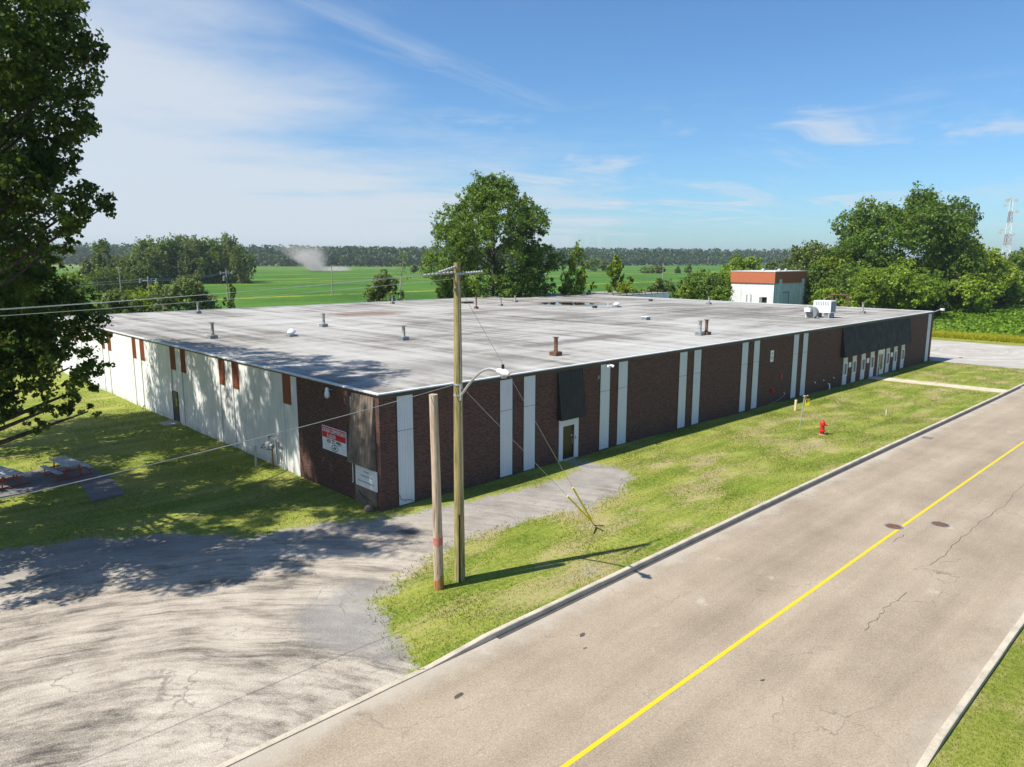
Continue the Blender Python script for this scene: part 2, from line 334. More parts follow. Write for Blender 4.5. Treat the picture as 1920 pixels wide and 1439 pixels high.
def mat_field():
    """crop land out to the horizon: soya, ditches of goldenrod, distant pale stubble"""
    m, N, b = material('farmland', 0.9, 0.1); p = N.pos(); x, y, z = N.sep(p)
    a = N.math('SUBTRACT', y, N.math('MULTIPLY', x, 0.06))                                        # distance across the field strips
    row = N.noise(N.comb(N.math('MULTIPLY', x, 0.02), N.math('MULTIPLY', a, 0.6), 0.0), 1.0, 4, 0.6)
    blot = N.noise(p, 0.02, 6, 0.6); fine = N.noise(p, 0.7, 5, 0.7); tiny = N.noise(p, 3.5, 3, 0.7)
    f = N.math('ADD', N.math('ADD', N.math('MULTIPLY', row, 0.22), N.math('MULTIPLY', blot, 0.30)), N.math('ADD', N.math('MULTIPLY', fine, 0.26), N.math('MULTIPLY', tiny, 0.22)))
    c = N.ramp(f, [(0.38, (0.022, 0.066, 0.010)), (0.50, (0.060, 0.148, 0.018)), (0.62, (0.120, 0.235, 0.032))])
    wob = N.math('ADD', a, N.math('MULTIPLY', N.math('SUBTRACT', N.noise(p, 0.03, 4), 0.5), 9.0))
    gold = N.math('ADD', N.math('MULTIPLY', fine, 0.5), N.math('MULTIPLY', N.noise(p, 0.12, 5, 0.7), 0.5))
    for pos, w, k in [(188, 5, 0.95), (300, 4, 0.6), (321, 5, 0.9), (366, 5, 0.8), (470, 9, 0.6)]:
        band = N.math('ABSOLUTE', N.math('SUBTRACT', wob, pos))
        c = N.mix(N.math('MULTIPLY', N.sstep(band, w, w * 0.3, 0, k), N.sstep(gold, 0.40, 0.56)), c, (0.30, 0.30, 0.022))
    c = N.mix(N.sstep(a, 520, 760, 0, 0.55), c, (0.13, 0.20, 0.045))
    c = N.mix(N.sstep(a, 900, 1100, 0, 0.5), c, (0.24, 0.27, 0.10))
    N.put(b.inputs['Base Color'], c); N.put(b.inputs['Normal'], N.bump(N.math('ADD', fine, tiny), 0.9, 0.35)); return m
def mat_lot():
    m, N, b = material('gravel_lot', 0.9, 0.15); p = N.pos(); x, y, z = N.sep(p)
    rad = N.math('SQRT', N.math('ADD', N.math('POWER', N.math('SUBTRACT', x, 96.0), 2.0), N.math('POWER', N.math('MULTIPLY', N.math('ADD', y, 1.0), 1.4), 2.0)))
    arcs = N.noise(N.comb(N.math('ADD', N.math('MULTIPLY', rad, 0.9), N.math('MULTIPLY', N.noise(p, 0.3, 3), 2.0)), 0.0, 0.0), 1.0, 4, 0.65)
    f = N.math('ADD', N.math('MULTIPLY', arcs, 0.5), N.math('ADD', N.math('MULTIPLY', N.noise(p, 0.3, 6, 0.65), 0.3), N.math('MULTIPLY', N.noise(p, 9, 3), 0.2)))
    N.put(b.inputs['Base Color'], N.ramp(f, [(0.36, (0.24, 0.22, 0.195)), (0.48, (0.36, 0.335, 0.30)), (0.64, (0.52, 0.49, 0.44))])); return m
def mat_rough_grass():
    m, N, b = material('rough_grass', 0.9, 0.1); p = N.pos(); c, fine, tiny, d2 = grass_colour(N, p)
    N.put(b.inputs['Base Color'], N.mix(0.35, c, (0.20, 0.20, 0.04))); N.put(b.inputs['Normal'], N.bump(fine, 0.8, 0.1)); return m
def mat_concrete(name, col, sc=1.2):
    m, N, b = material(name, 0.88, 0.2); p = N.pos()
    f = N.math('ADD', N.math('MULTIPLY', N.noise(p, sc, 6, 0.65), 0.6), N.math('MULTIPLY', N.noise(p, 25, 3, 0.7), 0.4))
    N.put(b.inputs['Base Color'], N.ramp(f, [(0.34, tuple(c * 0.62 for c in col)), (0.5, col), (0.66, tuple(min(1, c * 1.22) for c in col))]))
    N.put(b.inputs['Normal'], N.bump(N.noise(p, 30, 3), 0.3, 0.01)); return m
def mat_yellow():
    m, N, b = material('yellow_road_paint', 0.65, 0.3); p = N.pos(); w = N.noise(p, 9, 5, 0.7); big = N.noise(p, 0.5, 3)
    N.put(b.inputs['Base Color'], N.mix(N.math('MULTIPLY', N.sstep(w, 0.50, 0.66, 0, 0.7), N.sstep(big, 0.35, 0.65, 0.3, 1.0)), (0.62, 0.455, 0.012), (0.36, 0.29, 0.15))); return m
def mat_wood(name, a, c2, green=0.0):
    m, N, b = material(name, 0.85, 0.15); p = N.pos()
    g = N.noise(N.scale(p, (22, 22, 0.9)), 1.0, 5, 0.7, 0.6); big = N.noise(N.scale(p, (3, 3, 0.5)), 1.0, 4)
    col = N.ramp(N.math('ADD', N.math('MULTIPLY', g, 0.65), N.math('MULTIPLY', big, 0.35)), [(0.38, tuple(x * 0.38 for x in a)), (0.48, a), (0.62, c2)])
    N.put(b.inputs['Base Color'], col); N.put(b.inputs['Normal'], N.bump(g, 0.5, 0.01)); return m
def mat_leaf(name, dark, mid, light, trans=0.35):
    m = bpy.data.materials.new(name); m.use_nodes = True; N = NT(m.node_tree); b = N.n['Principled BSDF']; out = N.n['Material Output']
    t = N.attr('tint'); col = N.ramp(t, [(0.05, dark), (0.5, mid), (0.95, light)])
    N.put(b.inputs['Base Color'], col); b.inputs['Roughness'].default_value = 0.55; b.inputs['Specular IOR Level'].default_value = 0.25
    tr = N.new('ShaderNodeBsdfTranslucent'); N.put(tr.inputs[0], N.mix(0.6, col, (light[0] * 1.2, light[1] * 1.15, light[2] * 0.6)))
    mx = N.new('ShaderNodeMixShader'); mx.inputs[0].default_value = trans
    N.l.new(b.outputs[0], mx.inputs[1]); N.l.new(tr.outputs[0], mx.inputs[2]); N.l.new(mx.outputs[0], out.inputs['Surface']); return m
def mat_rust(name, a, c2):
    m, N, b = material(name, 0.85, 0.2); p = N.pos(); f = N.noise(p, 6, 6, 0.7)
    N.put(b.inputs['Base Color'], N.ramp(f, [(0.35, a), (0.62, c2)])); N.put(b.inputs['Normal'], N.bump(f, 0.4, 0.01)); return m
def mat_bark(name, col):
    m, N, b = material(name, 0.95, 0.1); p = N.pos(); f = N.noise(N.scale(p, (5, 5, 1.2)), 1.0, 6, 0.7)
    N.put(b.inputs['Base Color'], N.ramp(f, [(0.3, tuple(c * 0.4 for c in col)), (0.55, col), (0.75, tuple(c * 1.4 for c in col))])); N.put(b.inputs['Normal'], N.bump(f, 0.8, 0.04)); return m
BRICK = mat_brick(); ROOF = mat_roof(); WHITEWALL = mat_white_wall()
SIDING = mat_siding('white_ribbed_siding', (0.62, 0.65, 0.68)); RUSTSIDE = mat_siding('rust_brown_siding', (0.27, 0.085, 0.04), (0.13, 0.05, 0.03), 0.6, 0.6)
CHAR = mat_siding('charcoal_siding', (0.026, 0.024, 0.024), (0.05, 0.047, 0.045), 0.5, 0.55)
TAUPE = plain('faded_brown_canopy', (0.17, 0.135, 0.105), 0.75, 0.25, 0, 0.45, 1.8)
WHITEM = plain('white_metal', (0.74, 0.75, 0.75), 0.45, 0.4, 0, 0.08); DARKM = plain('dark_brown_flashing', (0.055, 0.043, 0.038), 0.5, 0.4, 0, 0.2)
FLASH = plain('pale_edge_flashing', (0.62, 0.63, 0.64), 0.45, 0.4, 0.0, 0.15); GALV = plain('galvanised_steel', (0.46, 0.47, 0.47), 0.45, 0.5, 0.35, 0.2, 6)
GREYM = plain('grey_metal', (0.22, 0.24, 0.25), 0.55, 0.4, 0.2, 0.3, 5); RUSTM = mat_rust('rusty_steel', (0.075, 0.042, 0.028), (0.19, 0.105, 0.062))
GLASS, _n, _b = material('dark_window_glass', 0.08, 0.6); _n.put(_b.inputs['Base Color'], _n.ramp(_n.noise(_n.pos(), 0.8, 3), [(0.3, (0.012, 0.018, 0.020)), (0.7, (0.05, 0.06, 0.062))]))
BLACKOPEN = plain('dark_doorway', (0.012, 0.011, 0.010), 0.6, 0.3, 0, 0.3)
ASPH = mat_asphalt(); YARD = mat_yard(); FIELD = mat_field(); LOT = mat_lot(); ROUGHG = mat_rough_grass(); YEL = mat_yellow()
KERBM = mat_concrete('kerb_concrete', (0.46, 0.405, 0.315)); WALKM = mat_concrete('walk_concrete', (0.52, 0.45, 0.33)); PADM = mat_concrete('old_asphalt_pad', (0.17, 0.165, 0.165)); DARKASPH = mat_concrete('tar_and_kerb_shade', (0.085, 0.075, 0.068))
POLEW = mat_wood('treated_pole_wood', (0.29, 0.24, 0.105), (0.42, 0.36, 0.19)); STUBW = mat_wood('bleached_pole_wood', (0.40, 0.30, 0.21), (0.58, 0.48, 0.37)); TABLEW = mat_wood('weathered_table_wood', (0.42, 0.42, 0.42), (0.62, 0.63, 0.63))
BLACKM = plain('black_rubber', (0.02, 0.02, 0.022), 0.6, 0.3, 0, 0.2); REDP = plain('red_hydrant_paint', (0.52, 0.022, 0.02), 0.4, 0.45, 0, 0.22, 8); REDB = plain('red_bench_steel', (0.42, 0.075, 0.03), 0.5, 0.4, 0, 0.2)
YELP = plain('yellow_plastic', (0.78, 0.62, 0.02), 0.5, 0.35, 0, 0.08); SIGNW = plain('white_sign_panel', (0.78, 0.80, 0.82), 0.4, 0.4, 0, 0.05); SIGNR = plain('red_sign_print', (0.58, 0.012, 0.03), 0.4, 0.4, 0, 0.06)
INK = plain('black_sign_print', (0.02, 0.02, 0.025), 0.5, 0.3, 0, 0.1); INKP = plain('faded_sign_print', (0.30, 0.24, 0.26), 0.5, 0.3, 0, 0.1); BARK = mat_bark('bark', (0.085, 0.07, 0.055)); PALEBARK = mat_bark('pale_dead_wood', (0.40, 0.36, 0.30))
WIREM = plain('aluminium_wire', (0.62, 0.62, 0.60), 0.35, 0.5, 0.5, 0.1); PORC = plain('grey_insulator', (0.34, 0.34, 0.35), 0.3, 0.5, 0, 0.15); WATER, _n, _b = material('ponded_water', 0.03, 0.6); _b.inputs['Base Color'].default_value = (0.03, 0.024, 0.018, 1)
_n.put(_b.inputs['Normal'], _n.bump(_n.noise(_n.pos(), 3, 2), 0.03, 0.01))
# ------------------------------------------------------------------ ground, road
ZR = 5.72
def ground():
    xs = np.concatenate([[-6000, -1500, -400, -120], np.arange(-60, 130, 6), [200, 400, 900, 2000, 7000]])
    ys = np.array([-6000, -1000, -200, -60, -30, 0, 40, 90, 160, 300, 700, 1500, 3000, 8000.])
    X, Y = np.meshgrid(xs, ys); V = np.stack([X.ravel(), Y.ravel(), gz(X.ravel()) - 0.07], 1); n = len(xs)
    i, j = np.meshgrid(np.arange(n - 1), np.arange(len(ys) - 1)); k = (j * n + i).ravel()
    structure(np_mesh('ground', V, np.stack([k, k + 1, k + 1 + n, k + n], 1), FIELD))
ground()
GPOLY = np.array([(-7.1, -12.6), (-5.6, -7.9), (-4.1, -6.9), (0.7, -5.4), (4.5, -5.8), (8, -6.5), (11, -6.0), (14.2, -4.4), (13.9, -2), (13.5, -0.2), (12.8, -0.2), (12.2, -2), (8, -2.3), (3, -1.5), (0, -1.0),
                  (-1.5, -.1), (-3.7, 1.1), (-5.9, 1.0), (-8.1, 3.9), (-11.4, 6.0), (-14, 7.0), (-25, 12), (-60, 20), (-60, -12.6)])
def sdf_poly(x, y, poly):
    d = np.full(x.shape, 1e9); ins = np.zeros(x.shape, bool); n = len(poly)
    for a in range(n):
        (x0, y0), (x1, y1) = poly[a], poly[(a + 1) % n]; ex, ey = x1 - x0, y1 - y0
        t = np.clip(((x - x0) * ex + (y - y0) * ey) / (ex * ex + ey * ey), 0, 1)
        d = np.minimum(d, np.hypot(x - x0 - t * ex, y - y0 - t * ey))
        c = ((y0 > y) != (y1 > y)) & (x < (x1 - x0) * (y - y0) / (y1 - y0 + 1e-12) + x0); ins ^= c
    return np.where(ins, d, -d)
YK = -12.19                                                # back edge of the north kerb
def yard():
    h = 0.4; xs = np.arange(-58, 82.01, h); ys = np.concatenate([[YK], np.arange(-12.0, 72.1, h)])
    X, Y = np.meshgrid(xs, ys); x = X.ravel(); y = Y.ravel(); s = sdf_poly(x, y, GPOLY)
    rng = np.random.default_rng(3); zz = gz(x) + 0.02 * np.sin(x * 0.7 + 1.3 * np.sin(y * 0.5)) * np.clip((np.abs(y + 6) ) / 6, 0, 1) * (y > -11)
    V = np.stack([x, y, zz], 1); n = len(xs); i, j = np.meshgrid(np.arange(n - 1), np.arange(len(ys) - 1)); k = (j * n + i).ravel()
    F = np.stack([k, k + 1, k + 1 + n, k + n], 1); fs = s[F].mean(1); fx = x[F].mean(1); fy = y[F].mean(1)
    keep = ~((fx > 0.6) & (fx < 80) & (fy > 0.6) & (fy < 60.5))
    for nm, sel in (('lawn', keep & (fs < 0.1)), ('gravel_drive', keep & (fs >= 0.1))):
        f = F[sel]; used = np.unique(f); mp = -np.ones(len(V), int); mp[used] = np.arange(len(used))
        structure(np_mesh(nm, V[used], mp[f], YARD, attrs={'gravel': s[used]}))
yard()
structure(strip('road', -60, 320, -23.90, -12.30, -0.015, ASPH))
structure(strip('south_verge', -60, 320, -60, -24.0, 0.02, ROUGHG))
# kerbs: raised profile, dropped across the driveway
def kerb(name, yb, out, x0, x1, drop):
    xs = np.concatenate([np.arange(x0, x1, 1.0), [x1]]); xs = np.unique(np.concatenate([xs, np.array([d for d in drop if x0 < d < x1])]))
    prof = [(0.0, -0.12), (0.0, 1.0), (0.025, 1.08), (0.16, 1.08), (0.19, 0.95), (0.205, -0.12)]
    rng = np.random.default_rng(5); V = []
    for x in xs:
        h = 0.165 * np.clip(np.interp(x, drop[0:4], [0.12, 0.12, 1, 1]) if len(drop) == 4 else 1, 0, 1)
        for (q, k) in prof: V.append((x, yb + out * q + rng.uniform(-.006, .006), float(gz(x)) + (k * h if k > 0 else k)))
    n = len(prof); F = []
    for i in range(len(xs) - 1):
        for j in range(n - 1):
            a = i * n + j; F.append((a, a + 1, a + 1 + n, a + n) if out < 0 else (a + n, a + 1 + n, a + 1, a))
    b = MB(); b.add(V, F); b.f.append(tuple(range(n))); b.f.append(tuple((len(xs) - 1) * n + j for j in range(n)))
    return structure(b.build(name, KERBM))
kerb('north_kerb', YK, -1, -60, 66, [-40, -6.6, -4.4, 66])
kerb('north_kerb_east', YK, -1, 66.01, 79, [60, 61, 66.01, 67.5])
kerb('south_kerb', -24.0, 1, -60, 300, [-60, -1.2, 0.6, 300])
structure(strip('gutter_tar_shade_line', -4, 66, YK - 0.36, YK - 0.20, -0.009, DARKASPH))  # tar line, widened and darkened to paint in the kerb face's shadow
structure(strip('yellow_centre_line', -60, 318, -18.02, -17.88, -0.010, YEL))
wk = strip('concrete_walk', 0, 1, 0, 1, 0, WALKM); bpy.data.objects.remove(wk)
def walk():
    b = MB(); y0 = -0.02
    for i in range(8):
        ya = y0 - i * 1.52; yb = ya - 1.50; x0 = 60.4 + 0.16 * i * 0.6; g = float(gz(62))
        b.box(x0, x0 + 2.0, yb, ya, g - 0.1, g + 0.035 + 0.004 * (i % 2))
    structure(b.build('concrete_walk', WALKM))
walk()
structure(strip('gravel_lot', 80.6, 107, -12.0, 40, 0.012, LOT)); 
structure(strip('mown_strip', 107, 111.5, -12.2, 40, 0.02, ROUGHG))
def pad():
    q = [P(-60, 905), P(150, 868), P(205, 895), P(236, 926), P(172, 942), P(150, 906), P(-60, 945)]
    b = MB(); n = len(q); b.add([(p[0], p[1], 0.035) for p in q] + [(p[0], p[1], -0.05) for p in q], [tuple(range(n))] + [(i, (i + 1) % n, n + (i + 1) % n, n + i) for i in range(n)])
    o = b.build('picnic_pad', PADM); bm = bmesh.new(); bm.from_mesh(o.data); bmesh.ops.recalc_face_normals(bm, faces=bm.faces); bm.to_mesh(o.data); structure(o)
pad()
def road_cracks():
    rng = random.Random(4)
    for pts in ([(1920, 905), (1880, 950), (1830, 985), (1790, 1020), (1765, 1045), (1735, 1062)], [(1700, 1110), (1660, 1140), (1640, 1162), (1615, 1185)], [(1695, 1003), (1670, 1020)]):
        b = MB(); q = [P(*p) for p in pts]; fine = []
        for a, c in zip(q[:-1], q[1:]):
            for t in np.linspace(0, 1, 7)[:-1]: fine.append((a[0] + (c[0] - a[0]) * t + rng.uniform(-.07, .07), a[1] + (c[1] - a[1]) * t + rng.uniform(-.07, .07)))
        for i in range(len(fine) - 1):
            (xa, ya), (xb, yb) = fine[i], fine[i + 1]; L = math.hypot(xb - xa, yb - ya) or 1; w = rng.uniform(.006, .014); nx, ny = -(yb - ya) / L * w, (xb - xa) / L * w; za = float(gz(xa)) - 0.010
            b.add([(xa + nx, ya + ny, za), (xb + nx, yb + ny, za), (xb - nx, yb - ny, za), (xa - nx, ya - ny, za)], [(0, 1, 2, 3)])
        o = b.build('road_crack', DARKASPH); structure(o)
road_cracks()
def stain(u, v, r, seed):
    rng = random.Random(seed); p = P(u, v); n = 18; z = p[2] - 0.0105; V = [(p[0], p[1], z)]
    for k in range(n): t = 2 * PI * k / n; q = r * rng.uniform(.82, 1.08) * (1 + .25 * math.sin(2 * t + seed)); V.append((p[0] + q * math.cos(t) * 1.5, p[1] + q * math.sin(t), z))
    structure(MB().add(V, [(0, 1 + k, 1 + (k + 1) % n) for k in range(n)]).build('oil_stain', DARKASPH))
for k, (u, v, r) in enumerate([(1092, 1190, .09), (860, 1304, .10), (1097, 1215, .04), (1430, 1275, .05)]): stain(u, v, r, k)
def manhole(u, v, r, label, name='manhole_cover', col=RUSTM):
    p = P(u, v); t = thing(name, label, 'manhole', (p[0], p[1], p[2] - 0.011), 'covers in the road')
    z = p[2] - 0.013
    MB().lathe(p[0], p[1], [(z - 0.03, r), (z + 0.008, r), (z + 0.008, r * 0.86), (z + 0.002, r * 0.85)], 28).build('ring', GREYM, t)
    b = MB().lathe(p[0], p[1], [(z - 0.03, r * 0.83), (z + 0.006, r * 0.83)], 28)
    for i in range(-3, 4): w = math.sqrt(max(0, (r * .78) ** 2 - (i * r * .22) ** 2)); b.box(p[0] - w, p[0] + w, p[1] + i * r * .22 - .012, p[1] + i * r * .22 + .012, z + .006, z + .010)
    b.build('lid', col, t)
manhole(1676, 987, 0.40, 'rusty manhole cover touching the yellow centre line')
manhole(1763, 983, 0.40, 'brown manhole cover in the asphalt beside the yellow line, clear of it')
def drain(u, v):
    p = P(u, v); t = thing('street_drain', 'rusty drain grate in the road gutter near the red hydrant', 'drain', (p[0], p[1], p[2]))
    z = p[2] - 0.012; MB().box(p[0] - .34, p[0] + .34, p[1] - .30, p[1] + .30, z - .03, z + .004).build('frame', RUSTM, t)
    b = MB()
    for i in range(7): b.box(p[0] - .28 + i * .085, p[0] - .24 + i * .085, p[1] - .26, p[1] + .26, z + .004, z + .012)
    b.build('grate', GREYM, t)
drain(1739, 821)
# ------------------------------------------------------------------ the warehouse
LX, LY = 80.5, 61.0
WH = thing('warehouse', 'long flat-roofed brown brick warehouse with white ribbed panels along the road', 'warehouse')
def wall_grid(name, axis, c, a0, a1, z0, z1, holes, mat, out, parent=WH, depth=0.16):
    """wall face on plane axis=c with rectangular openings (a0,a1,z0,z1) and reveals going inwards"""
    As = sorted({a0, a1, *[h[0] for h in holes], *[h[1] for h in holes]}); Zs = sorted({z0, z1, *[h[2] for h in holes], *[h[3] for h in holes]})
    b = MB(); q = (lambda a, z, d=0.0: (c - out * d, a, z)) if axis == 'x' else (lambda a, z, d=0.0: (a, c - out * d, z))
    for i in range(len(As) - 1):
        for j in range(len(Zs) - 1):
            am, zm = (As[i] + As[i + 1]) / 2, (Zs[j] + Zs[j + 1]) / 2
            if any(h[0] < am < h[1] and h[2] < zm < h[3] for h in holes): continue
            b.add([q(As[i], Zs[j]), q(As[i + 1], Zs[j]), q(As[i + 1], Zs[j + 1]), q(As[i], Zs[j + 1])], [(0, 1, 2, 3)])
    for h in holes:
        r = [(h[0], h[2]), (h[1], h[2]), (h[1], h[3]), (h[0], h[3])]
        for k in range(4): (aa, za), (ab, zb) = r[k], r[(k + 1) % 4]; b.add([q(aa, za), q(ab, zb), q(ab, zb, depth), q(aa, za, depth)], [(0, 1, 2, 3)])
    return b.build(name, mat, parent)
ZT = 5.60
WIN = [(53.95, 54.95), (56.2, 57.2), (58.5, 59.55), (60.95, 62.0), (65.45, 66.5), (67.75, 68.8), (70.1, 71.15)]
ZG = -0.55
g60 = float(gz(62))
holes = [(12.9, 13.85, 0.06, 2.08)] + [(a + .10, b - .10, 0.62, 1.95) for a, b in WIN] + [(63.15, 64.65, g60 + .03, 2.1)]
wall_grid('brick_front_wall', 'y', 0.0, 0.0, LX, ZG, ZT, holes, BRICK, -1)
wall_grid('brick_side_wall', 'x', 0.0, 0.0, 7.95, ZG, ZT, [], BRICK, -1)
bx(80.2, LX, 0.005, LY, ZG, ZT).build('east_wall', BRICK, WH)
bx(0.05, LX - 0.31, LY - 0.3, LY, ZG, ZT).build('rear_wall', WHITEWALL, WH)
# roof slab, fascia and edge flashings
bx(0.02, LX - 0.02, 0.02, LY - 0.02, 5.45, ZR).build('roof', ROOF, WH)
for nm, a in (('fascia', (-0.05, LX + .05, -0.05, -0.003, 5.50, ZR - .035)),):
    bx(*a).build(nm, DARKM, WH)
bx(-0.05, 0.018, 0.02, LY, ZT + .002, ZR - .035).build('fascia', DARKM, WH)
bx(LX - .018, LX + .05, 0.02, LY, ZT + .002, ZR - .035).build('fascia', DARKM, WH)
bx(-0.07, LX + .07, -0.07, 0.16, ZR - .034, ZR + .022).build('edge_flashing', FLASH, WH)
bx(-0.09, 0.10, 0.163, LY, ZR - .034, ZR + .035).build('edge_flashing', FLASH, WH)
bx(LX - .10, LX + .09, 0.163, LY, ZR - .034, ZR + .035).build('edge_flashing', FLASH, WH)
bx(0.103, LX - .103, LY - .14, LY + .06, ZR - .034, ZR + .05).build('edge_flashing', FLASH, WH)
def ribbed(name, axis, c, out, a0, a1, z0, z1, mat, ribs=6, dep=0.022, parent=WH, base=0.012, tilt=0.0):
    """trapezoid-ribbed sheet; tilt pushes the foot outwards"""
    pr = []; w = (a1 - a0) / ribs
    for i in range(ribs): s0 = a0 + i * w; pr += [(s0, 0), (s0 + w * .70, 0), (s0 + w * .78, dep), (s0 + w * .92, dep)]
    pr.append((a1, 0)); b = MB(); n = len(pr); q = (lambda a, z, d: (c + out * d, a, z)) if axis == 'x' else (lambda a, z, d: (a, c + out * d, z))
    V = [q(a, z0, base + d + tilt) for a, d in pr] + [q(a, z1, base + d) for a, d in pr]
    F = [(i, i + 1, n + i + 1, n + i) for i in range(n - 1)]
    V += [q(a0, z0, tilt - .0), q(a1, z0, tilt - .0), q(a1, z1, 0), q(a0, z1, 0)]; k = 2 * n
    F += [(0, k, k + 3, n), (n - 1, 2 * n - 1, k + 2, k + 1), (k + 3, k + 2, 2 * n - 1, n), (k, 0, n - 1, k + 1)]
    b.add(V, F); o = b.build(name, mat, parent); bm = bmesh.new(); bm.from_mesh(o.data); bmesh.ops.recalc_face_normals(bm, faces=bm.faces); bm.to_mesh(o.data); return o
def rivets(axis, c, out, a0, a1, z, parent=WH):
    pass
for a0, a1 in [(1.0, 1.93), (7.74, 8.67), (9.56, 10.47), (16.3, 17.24), (18.1, 19.05), (25.06, 26.0), (26.9, 27.83), (33.8, 34.75), (35.7, 36.62), (42.75, 43.7), (44.6, 45.55), (78.45, 79.6)]:
    zb = 0.06 + float(gz(a0))
    ribbed('siding_panel', 'y', 0.0, -1, a0, a1, 3.80, 5.49, SIDING, 6); ribbed('siding_panel', 'y', 0.0, -1, a0, a1, zb, 3.775, SIDING, 6)
    b = MB(); 
    for s in (a0 - .035, a1 + .003): b.box(s, s + .032, -.035, -.001, zb, 5.49)
    b.build('panel_edge_trim', DARKM, WH)
# west wall: white panels between vertical joints, rust-brown ribbed blinds under the eaves
bays = [(8.62, 9.60), (15.30, 16.32), (17.38, 18.32), (24.05, 25.0), (26.0, 27.06), (32.65, 33.7), (34.65, 35.6), (41.3, 42.35), (43.2, 44.15), (50.0, 51.0), (52.0, 53.0), (58.6, 59.6)]
edges = [7.95] + [e for b in bays for e in b] + [LY - 0.01]
for k in range(0, len(edges) - 1):
    a, b2 = edges[k], edges[k + 1]; inbay = k % 2 == 1; hole = []
    if a < 26.5 < b2 or (inbay and a <= 26.0 < b2): pass
    zt = 3.92 if inbay else 5.59; d = 0.06 if inbay else 0.0
    bx(0.0 + d, 0.28, a + .012, b2 - .012, ZG, zt).build('wall_panel', WHITEWALL, WH)
    if inbay: ribbed('blind_panel', 'x', 0.03, -1, a + .02, b2 - .02, 3.93, 5.58, RUSTSIDE, 5, 0.03)
bx(0.12, 0.26, 7.96, LY - .02, ZG, 5.58).build('joint_backing', GREYM, WH)
# door in the west wall
d = MB().box(-0.04, -0.012 + .07, 26.06, 27.0, 0.16, 2.26); d.build('side_door', plain('dark_grey_door', (0.05, 0.05, 0.05), 0.5), WH)
fr = MB().box(-0.06, 0.05, 25.99, 26.055, 0.1, 2.33).box(-0.06, 0.05, 27.005, 27.06, 0.1, 2.33).box(-0.06, 0.05, 26.057, 27.003, 2.265, 2.33); fr.build('side_door_frame', DARKM, WH)
bx(-0.048, -0.0405, 26.15, 26.45, 1.2, 1.85).build('door_pane', GLASS, WH)
bx(-1.1, -0.005, 25.8, 27.2, -0.05, 0.09).build('door_step', KERBM, WH)
# corner bay of the west wall: brown infill and flared canopy
bx(-0.03, -0.004, 0.36, 2.28, ZG, 5.5).build('infill_panel', TAUPE, WH)
def canopy(axis, a0, a1, zt, zb, outd, mat, top=0.06):
    sgn = -1; n = max(5, int((a1 - a0) / 0.22)); pr = []; w = (a1 - a0) / n; b = MB()
    for i in range(n): s0 = a0 + i * w; pr += [(s0, 0), (s0 + w * .82, 0), (s0 + w * .87, .018), (s0 + w * .95, .018)]
    pr.append((a1, 0)); m = len(pr); q = (lambda a, z, d: (-d, a, z)) if axis == 'x' else (lambda a, z, d: (a, -d, z))
    V = [q(a, zb, outd + d) for a, d in pr] + [q(a, zt, top + d) for a, d in pr] + [q(a0, zb, .03), q(a1, zb, .03), q(a1, zt, .03), q(a0, zt, .03)]; k = 2 * m
    F = [(i, i + 1, m + i + 1, m + i) for i in range(m - 1)] + [(0, m, k + 3, k), (m - 1, k + 1, k + 2, 2 * m - 1), (k, k + 1, m - 1, 0), (k + 3, m, 2 * m - 1, k + 2)]
    o = b.add(V, F).build('canopy', mat, WH); bm = bmesh.new(); bm.from_mesh(o.data); bmesh.ops.recalc_face_normals(bm, faces=bm.faces); bm.to_mesh(o.data); return o
canopy('x', 0.36, 2.28, 5.52, 2.12, 0.40, TAUPE); canopy('y', 12.33, 14.52, 5.49, 2.60, 0.42, CHAR); canopy('y', 53.07, 71.74, 5.49, 2.58, 0.50, CHAR)
for i in range(9): y = 0.45 + i * 0.21; MB().add([(-0.43, y, 2.125), (-0.42, y + .12, 2.125), (-0.425, y + .07, 2.05 + .03 * (i % 3))], [(0, 1, 2), (2, 1, 0)]).build('torn_fringe', SIGNW, WH)
MB().tube([(-0.07, 2.36, 5.3), (-0.07, 2.36, 1.0), (-0.13, 2.36, 0.95)], 0.028, 8).build('downpipe', WHITEM, WH)
# road door with its white surround
sd = bx(12.52, 12.86, -0.05, -0.004, 0.03, 2.6); sd.box(13.89, 14.26, -0.05, -0.004, 0.03, 2.6); sd.box(12.863, 13.887, -0.05, -0.004, 2.12, 2.6); sd.build('door_surround', SIDING, WH)
dr = bx(12.9, 13.85, 0.05, 0.10, 0.08, 2.08).build('road_door', plain('dark_bronze_door', (0.03, 0.026, 0.018), 0.3, 0.5), WH)
hb = MB().tube([(13.72, -0.0, 0.95), (13.72, -0.03, 1.0), (13.72, -0.03, 1.2), (13.72, -0.0, 1.25)], .014, 6); hb.build('handle', GALV, dr)
bx(13.68, 13.78, 0.03, 0.049, 1.4, 1.5).build('lock_plate', GALV, dr)
bx(12.88, 13.87, -0.10, 0.12, 0.0, 0.075).build('door_sill', WALKM, WH)
bx(13.95, 14.02, -0.075, -0.051, 1.2, 1.38).build('entry_keypad', GREYM, WH)
